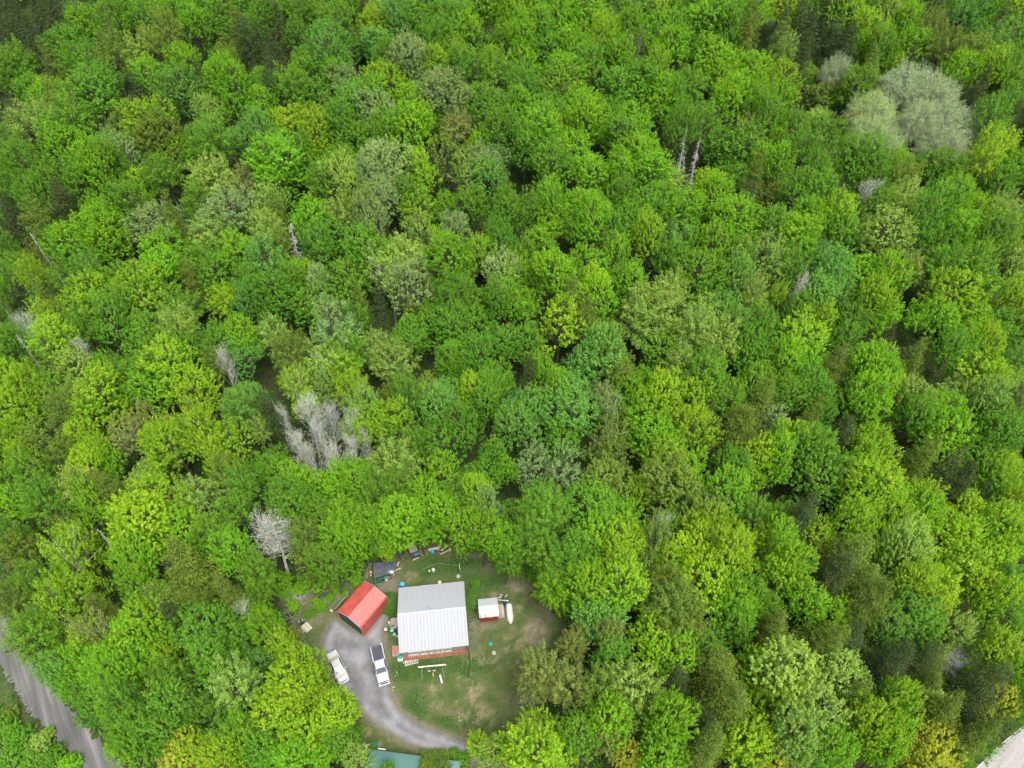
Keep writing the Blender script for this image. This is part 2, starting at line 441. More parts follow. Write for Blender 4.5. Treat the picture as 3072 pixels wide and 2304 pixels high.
def sheet(name, poly, z, mat_, rough_edge=.25, seed=1, closed_area=None):
    """a ragged-edged sheet: fine grid of cells whose centres lie in the polygon"""
    X0, X1 = min(p[0] for p in poly), max(p[0] for p in poly); Y0, Y1 = min(p[1] for p in poly), max(p[1] for p in poly)
    s = .13
    gx, gy = np.meshgrid(np.arange(X0 - 1, X1 + 1, s), np.arange(Y0 - 1, Y1 + 1, s))
    d = inside(poly, gx, gy) + rough_edge * 2 * (fbm(gx, gy, .9, seed) - .5) + rough_edge * (vnoise(gx, gy, .3, seed + 7) - .5)
    keep = (d[:-1, :-1] > 0) & (d[1:, :-1] > 0) & (d[:-1, 1:] > 0) & (d[1:, 1:] > 0)
    nx = gx.shape[1]
    j, i = np.nonzero(keep)
    a = j * nx + i
    q = np.stack([a, a + 1, a + nx + 1, a + nx], -1)
    used = np.unique(q); remap = np.zeros(gx.size, int); remap[used] = np.arange(len(used))
    jit = (np.random.default_rng(seed).random((len(used), 2)) - .5) * s * .5
    vx = gx.ravel()[used] + jit[:, 0]; vy = gy.ravel()[used] + jit[:, 1]
    me = bpy.data.meshes.new(name)
    me.from_pydata(np.stack([vx, vy, gz(vx, vy) + z], -1).tolist(), [], remap[q].tolist())
    me.materials.append(mat_)
    di = inside(poly, vx, vy)
    trk = 1.0 + .16 * np.exp(-((di - 1.0) / .38) ** 2) * (.4 + fbm(vx, vy, 2.2, seed + 3)) - .12 * np.exp(-((di - 1.9) / .5) ** 2) + .18 * (fbm(vx, vy, 1.7, seed + 9) - .5)
    me.attributes.new('inner', 'FLOAT', 'POINT').data.foreach_set('value', np.maximum(0, di).astype(np.float32))
    me.attributes.new('track', 'FLOAT', 'POINT').data.foreach_set('value', trk.astype(np.float32))
    o = bpy.data.objects.new(name, me); coll.objects.link(o)
    return tag(o, kind='structure')
M['gravel'] = gravel_mat('gravel', (.108, .109, .110), (.155, .157, .163), (.215, .217, .228), (1.5, 1.5, 1), 0, .8)
_nt = M['gravel'].node_tree; _b = _nt.nodes['Principled BSDF']; _src = _b.inputs['Base Color'].links[0].from_socket
_at = attr(_nt, 'inner')
_e = N(_nt, 'ShaderNodeMapRange'); _e.inputs['From Min'].default_value = .05; _e.inputs['From Max'].default_value = .75; _nt.links.new(_at, _e.inputs['Value'])
_br = ramp(_nt, noise(_nt, 6, 6), [(.3, (.085, .082, .055)), (.7, (.15, .135, .105))])
_t = N(_nt, 'ShaderNodeHueSaturation'); _nt.links.new(attr(_nt, 'track'), _t.inputs['Value']); _nt.links.new(_src, _t.inputs['Color'])
_nt.links.new(mix(_nt, _e.outputs[0], _br, _t.outputs[0]), _b.inputs['Base Color'])
M['dirt_road'] = gravel_mat('dirt_road', (.070, .072, .070), (.105, .105, .103), (.19, .18, .17), (.8, 9, 1), radians(37), 1.0)
M['pale_road'] = gravel_mat('pale_road', (.21, .205, .195), (.27, .265, .255), (.33, .325, .315), (.9, 9, 1), radians(-55), .8)
sheet('driveway', DRIVE, .02, M['gravel'], .35, 31)
sheet('gravel_road', ROAD_L, .02, M['dirt_road'], .5, 41)
sheet('paved_road', ROAD_R, .03, M['pale_road'], .06, 51)

# ---------------------------------------------------------------- foliage meshes
def unit(v): return v / (np.linalg.norm(v, axis=-1, keepdims=True) + 1e-9)
def cards(c, n, size, rng, aspect=.62, direction=None):
    """rhombic leaf cards: centre, normal, half length"""
    n = unit(n)
    t = direction if direction is not None else rng.normal(size=c.shape)
    t = unit(t - n * np.sum(t * n, -1, keepdims=True))
    b_ = np.cross(n, t)
    s = np.asarray(size)[:, None]
    v = np.stack([c - t * s, c + b_ * s * aspect + n * s * .12, c + t * s, c - b_ * s * aspect + n * s * .12], 1)
    return v.reshape(-1, 3)
def sph(n, rng, zmin=-1.0):
    k = np.arange(n) + .5
    z = 1 - (1 - zmin) * k / n
    ph = k * 2.399963 + rng.random() * 6.28
    r_ = np.sqrt(np.maximum(0, 1 - z * z))
    return np.stack([r_ * np.cos(ph), r_ * np.sin(ph), z], -1)
def tuft_cards(tc_, out, trad, per, size, rng):
    """small upswept sprays: leaves gathered round a short twig that points outwards and up"""
    n = len(tc_)
    d = unit(rng.normal(size=(n, per, 3)) + out[:, None, :] * .6)
    k = rng.random((n, per, 1)) ** .8
    up = unit(out + np.array([0, 0, .45]))
    c = tc_[:, None, :] + up[:, None, :] * trad[:, None, None] * (2.6 * k - 1.0) + d * (trad[:, None, None] * (.35 + .5 * rng.random((n, per, 1))) * (1.15 - .7 * k))
    nm = unit(d * .5 + out[:, None, :] * .45 + np.array([0, 0, .8]) + rng.normal(size=d.shape) * .30)
    s = size * (.6 + .75 * rng.random(n * per))
    return cards(c.reshape(-1, 3), nm.reshape(-1, 3), s, rng, .55, (up[:, None, :] + rng.normal(size=d.shape) * .7).reshape(-1, 3))
def broad_crown(seed, nl=24, nt=36, per=16, leaf=.034, hole=.0, zc=2.15, tall=1.3, trad=.075, zmin=-.45, lump=.10):
    rng = np.random.default_rng(seed)
    L = sph(nl, rng, zmin)
    L = unit(L + rng.normal(size=L.shape) * .28)
    rad = np.clip(.64 + rng.normal(size=(nl, 1)) * lump, .35, .88)
    st = 1 + rng.normal(size=3) * [.10, .10, .0]
    LC = L * rad * [1, 1, tall] * st + (rng.normal(size=3) * [.12, .12, .0]) * (L[:, 2:3] + .6)
    LR = rng.uniform(.22, .46, nl)
    LC = np.vstack([LC, [[0, 0, .2]], [[0, 0, .75 * tall - .3]]]); LR = np.append(LR, [.58, .42])
    vs_, tint = [], []
    for c, r_ in zip(LC, LR):
        m_ = max(14, int(nt * (r_ / .34) ** 1.7))
        d = sph(m_, rng, -.6)
        d = unit(d + rng.normal(size=d.shape) * .3)
        p = c + d * r_ * np.array([1, 1, .95]) * (.72 + .42 * rng.random((len(d), 1)))
        o = unit(p / [1, 1, tall] + [0, 0, .15])
        dist = np.linalg.norm((p[:, None] - LC[None]), axis=-1) / LR[None]
        keep = (dist.min(1) > .60) & (p[:, 2] > -1.2) & (rng.random(len(p)) > hole)
        p, o, dd = p[keep], o[keep], d[keep]
        if not len(p): continue
        tr = trad * rng.uniform(.6, 1.45, len(p))
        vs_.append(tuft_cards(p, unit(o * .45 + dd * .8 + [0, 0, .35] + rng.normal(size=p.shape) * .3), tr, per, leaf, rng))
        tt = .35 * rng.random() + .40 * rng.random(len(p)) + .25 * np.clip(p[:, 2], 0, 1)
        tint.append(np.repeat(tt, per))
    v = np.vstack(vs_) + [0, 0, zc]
    return v, np.concatenate(tint), LC + [0, 0, zc]
def trunk_mesh(name, tips, base_r=.055, seed=1, split=.75, matn='bark', bend=.06, n=5, thin=.008, top=None, extra=0):
    rng = random.Random(seed)
    mb = MB()
    top = top or (0, 0, max(t[2] for t in tips) * .8)
    mid = Vector((rng.uniform(-bend, bend), rng.uniform(-bend, bend), split))
    T = Vector(top)
    mb.tube([(0, 0, -.15), (0, 0, .1), mid * .55, mid, mid.lerp(T, .5), T], [base_r * 1.5, base_r, base_r * .9, base_r * .78, base_r * .5, thin], n=7)
    for t in tips:
        t = Vector(t)
        k = min(.85, max(0.0, (t.z - split) / (T.z - split + 1e-6) * .45))
        s = mid.lerp(T, k)
        m_ = s.lerp(t, .5) + Vector((rng.uniform(-.05, .05), rng.uniform(-.05, .05), -.05))
        mb.tube([s, m_, t], [base_r * .42, base_r * .26, thin], n=n, cap=False)
        for e in range(extra):
            q = t + Vector((rng.gauss(0, .22), rng.gauss(0, .22), abs(rng.gauss(0, .22))))
            mb.tube([m_.lerp(t, rng.random()), q], [thin * 1.6, thin * .5], n=3, cap=False)
    me = mb.mesh(name); me.materials.append(M[matn])
    return me
def feather_crown(seed, ns=120, shrink=1.0, leaf=.040, per=52, zc=2.2, droop=0.0, vase=.55, dens=1.0, spread=1.0):
    """ascending sprays that fan out from the stem: leaves strung along fine twigs"""
    rng = np.random.default_rng(seed)
    d = sph(ns, rng, -.25); d = unit(d + rng.normal(size=d.shape) * .15)
    tip = d * (.80 + .26 * rng.random((ns, 1))) * [spread, spread, 1.25]
    tip[:, 2] *= shrink
    tip *= (1 + .13 * np.sin(5 * np.arctan2(d[:, 1:2], d[:, :1]) + seed) * np.cos(4 * d[:, 2:3]))
    start = tip * [vase, vase, .25] + [0, 0, -.35] + rng.normal(size=tip.shape) * .05
    k = rng.random((ns, per, 1)) ** .6
    p = start[:, None] * (1 - k) + tip[:, None] * k
    p[..., 2] += (.16 * np.sin(k[..., 0] * pi)) - droop * k[..., 0] ** 2
    axis = unit(tip - start)[:, None]
    off = rng.normal(size=p.shape) * (.030 + .06 * (1 - k))
    p = p + off
    nm = unit(unit(off) * .6 + np.array([0, 0, .8]) + rng.normal(size=p.shape) * .4 + d[:, None] * .35)
    keep = rng.random(p.shape[:2]) < dens
    dirn = np.broadcast_to(axis, p.shape) + rng.normal(size=p.shape) * .5
    c = p[keep]; s = leaf * (.6 + .8 * rng.random(len(c)))
    v = cards(c, nm[keep], s, rng, .45, dirn[keep])
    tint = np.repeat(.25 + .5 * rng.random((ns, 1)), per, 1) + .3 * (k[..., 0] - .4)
    return v + [0, 0, zc], tint[keep], start + [0, 0, zc], tip + [0, 0, zc]
def twig_mesh(name, start, tip, seed, base_r=.05, matn='bark', split=.9, r0=.013, zc=2.2, fork=2, trunk=True):
    rng = random.Random(seed); mb = MB()
    T = Vector((0, 0, zc + .55)); B = Vector((0, 0, split))
    if trunk: mb.tube([(0, 0, -.15), (0, 0, .1), B, B.lerp(T, .5), T], [base_r * 1.5, base_r, base_r * .8, base_r * .55, base_r * .2], n=7)
    for s, t in zip(start, tip):
        s, t = Vector(s), Vector(t)
        a = B.lerp(T, min(.95, max(0, (s.z - split) / (T.z - split)) * .6))
        m_ = s.lerp(t, .5) + Vector((0, 0, .12))
        mb.tube([a, s.lerp(a, .15), m_, t], [r0 * 1.7, r0 * 1.2, r0 * .8, r0 * .25], n=3, cap=False)
        for e in range(fork):
            k = rng.uniform(.2, .9); c = s.lerp(t, k)
            q = c + (t - s) * rng.uniform(.2, .35) + Vector((rng.gauss(0, .12), rng.gauss(0, .12), rng.gauss(.05, .06)))
            mb.tube([c, q], [r0 * .6, r0 * .2], n=3, cap=False)
    me = mb.mesh(name); me.materials.append(M[matn]); return me
def hemlock_crown(seed, rows=15, leaf=.036, H=3.3, z0=.7, round_=.65, dens=26):
    rng = np.random.default_rng(seed); vs_, tint = [], []
    for r_ in range(rows):
        k = (r_ + .5) / rows
        rr = (1 - k ** 1.6) ** round_ * (.92 if k > .15 else .75)
        z = z0 + (H - z0) * k
        nb = max(4, int(15 * rr + 3))
        for j in range(nb):
            a = 6.283 * (j + rng.random() * .8) / nb + r_ * 1.3
            ln = rr * (.55 + .62 * rng.random() ** .8) * (1 + .18 * sin(a * 2 + seed))
            if rng.random() < .12: continue
            np_ = int(dens * (1 + 2.4 * ln))
            t = rng.random(np_) ** .7
            wid = .14 * (1 - t * .6) + .03
            off = rng.normal(size=np_) * wid
            x = cos(a) * t * ln - sin(a) * off; y = sin(a) * t * ln + cos(a) * off
            zz = z + .12 * t * ln - .28 * (t * ln) ** 2 + rng.normal(size=np_) * .03 - abs(off) * .25
            c = np.stack([x, y, zz], -1)
            nm = unit(np.array([cos(a) * .4, sin(a) * .4, .95]) + rng.normal(size=c.shape) * .35)
            dd = np.stack([cos(a) + rng.normal(size=np_) * .5, sin(a) + rng.normal(size=np_) * .5, np.full(np_, -.25)], -1)
            vs_.append(cards(c, nm, leaf * (.6 + .7 * rng.random(np_)), rng, .34, dd))
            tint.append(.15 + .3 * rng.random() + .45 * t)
    return np.vstack(vs_), np.concatenate(tint)
def spruce_crown(seed, H=5.0, rows=26, leaf=.05):
    rng = np.random.default_rng(seed); vs_, tint = [], []
    for r_ in range(rows):
        k = (r_ + .5) / rows; rr = (1 - k) ** .8 * 1.0 + .03; z = .5 + (H - .5) * k
        nb = max(5, int(13 * rr + 4))
        for j in range(nb):
            a = 6.283 * (j + rng.random() * .7) / nb + r_ * 2.1
            ln = rr * (.75 + .35 * rng.random()); np_ = int(12 + 26 * ln)
            t = rng.random(np_) ** .7; off = rng.normal(size=np_) * (.09 * (1 - t * .6) + .02)
            c = np.stack([cos(a) * t * ln - sin(a) * off, sin(a) * t * ln + cos(a) * off, z - .32 * t * ln - abs(off) * .3 + rng.normal(size=np_) * .02], -1)
            nm = unit(np.array([cos(a) * .55, sin(a) * .55, .8]) + rng.normal(size=c.shape) * .3)
            dd = np.stack([np.full(np_, cos(a)), np.full(np_, sin(a)), np.full(np_, -.3)], -1) + rng.normal(size=c.shape) * .3
            vs_.append(cards(c, nm, leaf * (.6 + .7 * rng.random(np_)), rng, .34, dd))
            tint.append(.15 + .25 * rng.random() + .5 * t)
    return np.vstack(vs_), np.concatenate(tint)
def snag_mesh(name, seed, H=4.0, n=70, spread=.8):
    rng = random.Random(seed); mb = MB()
    mb.tube([(0, 0, -.1), (0, 0, .5), (.03, 0, H * .5), (0, .03, H)], [.11, .09, .06, .012], n=7)
    for i in range(n):
        k = rng.uniform(.22, .99); a = rng.random() * 6.28; ln = spread * (1.05 - k) ** .7 * rng.uniform(.4, 1.1)
        z = H * k
        e = Vector((cos(a) * ln, sin(a) * ln, z - .18 * ln + rng.uniform(-.05, .12)))
        m_ = Vector((cos(a) * ln * .5, sin(a) * ln * .5, z + .04))
        mb.tube([(0, 0, z), m_, e], [.022, .014, .005], n=3, cap=False)
        for q in range(3):
            t = rng.uniform(.4, 1); c = Vector((0, 0, z)).lerp(e, t)
            mb.tube([c, c + Vector((rng.gauss(0, .1), rng.gauss(0, .1), rng.gauss(-.04, .07)))], [.008, .003], n=3, cap=False)
    me = mb.mesh(name); me.materials.append(M['dead_wood']); return me
def bare_mesh(name, seed, H=3.6, nb=46, matn='dead_wood', wide=1.0, r0=.0085):
    """leafless poplar: a straight stem and steep limbs that fork into fine twigs"""
    rng = random.Random(seed); mb = MB(); buds = []
    mb.tube([(0, 0, -.1), (0, 0, .6), (.04, .02, H * .5), (0, 0, H * .97)], [.07, .055, .035, .006], n=7)
    for i in range(nb):
        k = rng.uniform(.3, .95); a = rng.random() * 6.28
        z = H * k; ln = wide * (1.0 - .55 * k) * rng.uniform(.7, 1.15)
        e = Vector((cos(a) * ln, sin(a) * ln, z + ln * rng.uniform(.6, 1.1)))
        s = Vector((0, 0, z)); m_ = s.lerp(e, .5) + Vector((cos(a), sin(a), 0)) * .08
        mb.tube([s, m_, e], [r0 * 1.6, r0, r0 * .35], n=3, cap=False)
        for q in range(9):
            t = rng.uniform(.25, 1); c = s.lerp(e, t)
            g = c + Vector((rng.gauss(0, .13), rng.gauss(0, .13), abs(rng.gauss(.15, .08))))
            mb.tube([c, g], [r0 * .5, r0 * .22], n=3, cap=False); buds.append(g)
            for w in range(2):
                h_ = g + Vector((rng.gauss(0, .07), rng.gauss(0, .07), rng.gauss(.07, .04)))
                mb.tube([c.lerp(g, .6), h_], [r0 * .3, r0 * .15], n=3, cap=False); buds.append(h_)
    me = mb.mesh(name); me.materials.append(M[matn])
    rng2 = np.random.default_rng(seed); bp_ = np.array([tuple(x) for x in buds])
    bp_ = np.repeat(bp_, 3, 0) + rng2.normal(size=(len(bp_) * 3, 3)) * .035
    v = cards(bp_, rng2.normal(size=bp_.shape) + [0, 0, .6], .017 * (.6 + .8 * rng2.random(len(bp_))), rng2, .6)
    return me, np_mesh('buds', v, 4, M['bud'], {'tint': rng2.random(len(bp_))})

KIND = {}
def reg(k, crown, trunk, zc, half): KIND.setdefault(k, []).append((crown, trunk, zc, half))
for i in range(14):
    q = random.Random(900 + i)
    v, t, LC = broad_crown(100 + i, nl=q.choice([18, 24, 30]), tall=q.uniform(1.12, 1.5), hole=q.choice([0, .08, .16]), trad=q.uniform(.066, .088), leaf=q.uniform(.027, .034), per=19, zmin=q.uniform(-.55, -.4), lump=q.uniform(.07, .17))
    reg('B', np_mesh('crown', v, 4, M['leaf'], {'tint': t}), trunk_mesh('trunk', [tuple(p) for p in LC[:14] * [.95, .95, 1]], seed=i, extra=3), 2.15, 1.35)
for i in range(5):     # open, ragged
    v, t, LC = broad_crown(150 + i, nl=17, nt=26, tall=1.35, hole=.34, trad=.095, leaf=.034, per=18, zmin=-.55, lump=.2)
    reg('O', np_mesh('crown', v, 4, M['leaf'], {'tint': t}), trunk_mesh('trunk', [tuple(p) for p in LC[:17]], seed=i + 40, extra=4, matn='pale_bark' if i == 0 else 'bark'), 2.15, 1.15)
for i in range(8):
    v, t, s_, e_ = feather_crown(200 + i, leaf=.031, per=84, ns=[105, 130, 90][i % 3], dens=[1, .8, .9][i % 3], vase=[.5, .35, .6][i % 3])
    reg('F', np_mesh('crown', v, 4, M['leaf'], {'tint': t}), twig_mesh('trunk', s_[::3], e_[::3], i, fork=2), 2.2, 1.15)
for i in range(3):     # great pale willow: fine leaves, many pale limbs
    v, t, s_, e_ = feather_crown(260 + i, ns=380, per=64, leaf=.016, zc=1.55, vase=.55, dens=.9, shrink=.78)
    reg('W', np_mesh('crown', v, 4, M['bud'], {'tint': t}), twig_mesh('trunk', s_[::3], e_[::3], i + 9, matn='pale_bark', zc=1.55, split=.4, r0=.006, fork=5), 1.55, 1.1)
for i in range(7):
    v, t = hemlock_crown(300 + i, round_=[.6, .8, .5, .95, .7, .85, .55][i])
    reg('H', np_mesh('crown', v, 4, M['needle'], {'tint': t}), trunk_mesh('trunk', [(0.3, 0, 1.2), (-.2, .2, 1.5)], seed=i, top=(0, 0, 3.0)), 2.0, 1.3)
for i in range(3):
    v, t = spruce_crown(330 + i)
    reg('S', np_mesh('crown', v, 4, M['needle'], {'tint': t}), trunk_mesh('trunk', [(0.1, 0, 1.2)], seed=i, base_r=.07, top=(0, 0, 4.7)), 2.9, 2.1)
for i in range(3): reg('D', None, snag_mesh('trunk', 400 + i, n=[60, 90, 45][i], spread=[.7, .95, .6][i]), 2.6, 1.4)
for i in range(4):
    a, b_ = bare_mesh('branches', 420 + i, wide=[1.0, 1.2, .95, 1.3][i], nb=[40, 48, 34, 52][i])
    reg('A', b_, a, 2.6, 1.3)
a, b_ = bare_mesh('branches', 440, H=2.6, nb=150, wide=1.2, r0=.007)
reg('G', b_, a, 1.8, 1.0)
for i in range(4):
    v, t, LC = broad_crown(460 + i, nl=11, nt=20, per=20, leaf=.060, zc=.35, tall=.8, trad=.15, zmin=-.1, lump=.2, hole=.2)
    reg('U', np_mesh('leaves', v, 4, M['leaf'], {'tint': t}), trunk_mesh('stems', [tuple(p) for p in LC[:6]], seed=i, base_r=.03, split=.08, top=(0, 0, .5)), .35, .6)
COL = dict(b=(.170, .385, .020), g=(.128, .305, .026), y=(.235, .425, .022), Y=(.36, .42, .038), z=(.235, .325, .145), l=(.235, .390, .065), o=(.155, .255, .036),
           d=(.054, .086, .026), c=(.140, .330, .050), p=(.225, .350, .110), k=(.235, .300, .068), s=(.42, .45, .34), r=(.20, .17, .12), w=(.38, .48, .28), v=(.100, .225, .036))

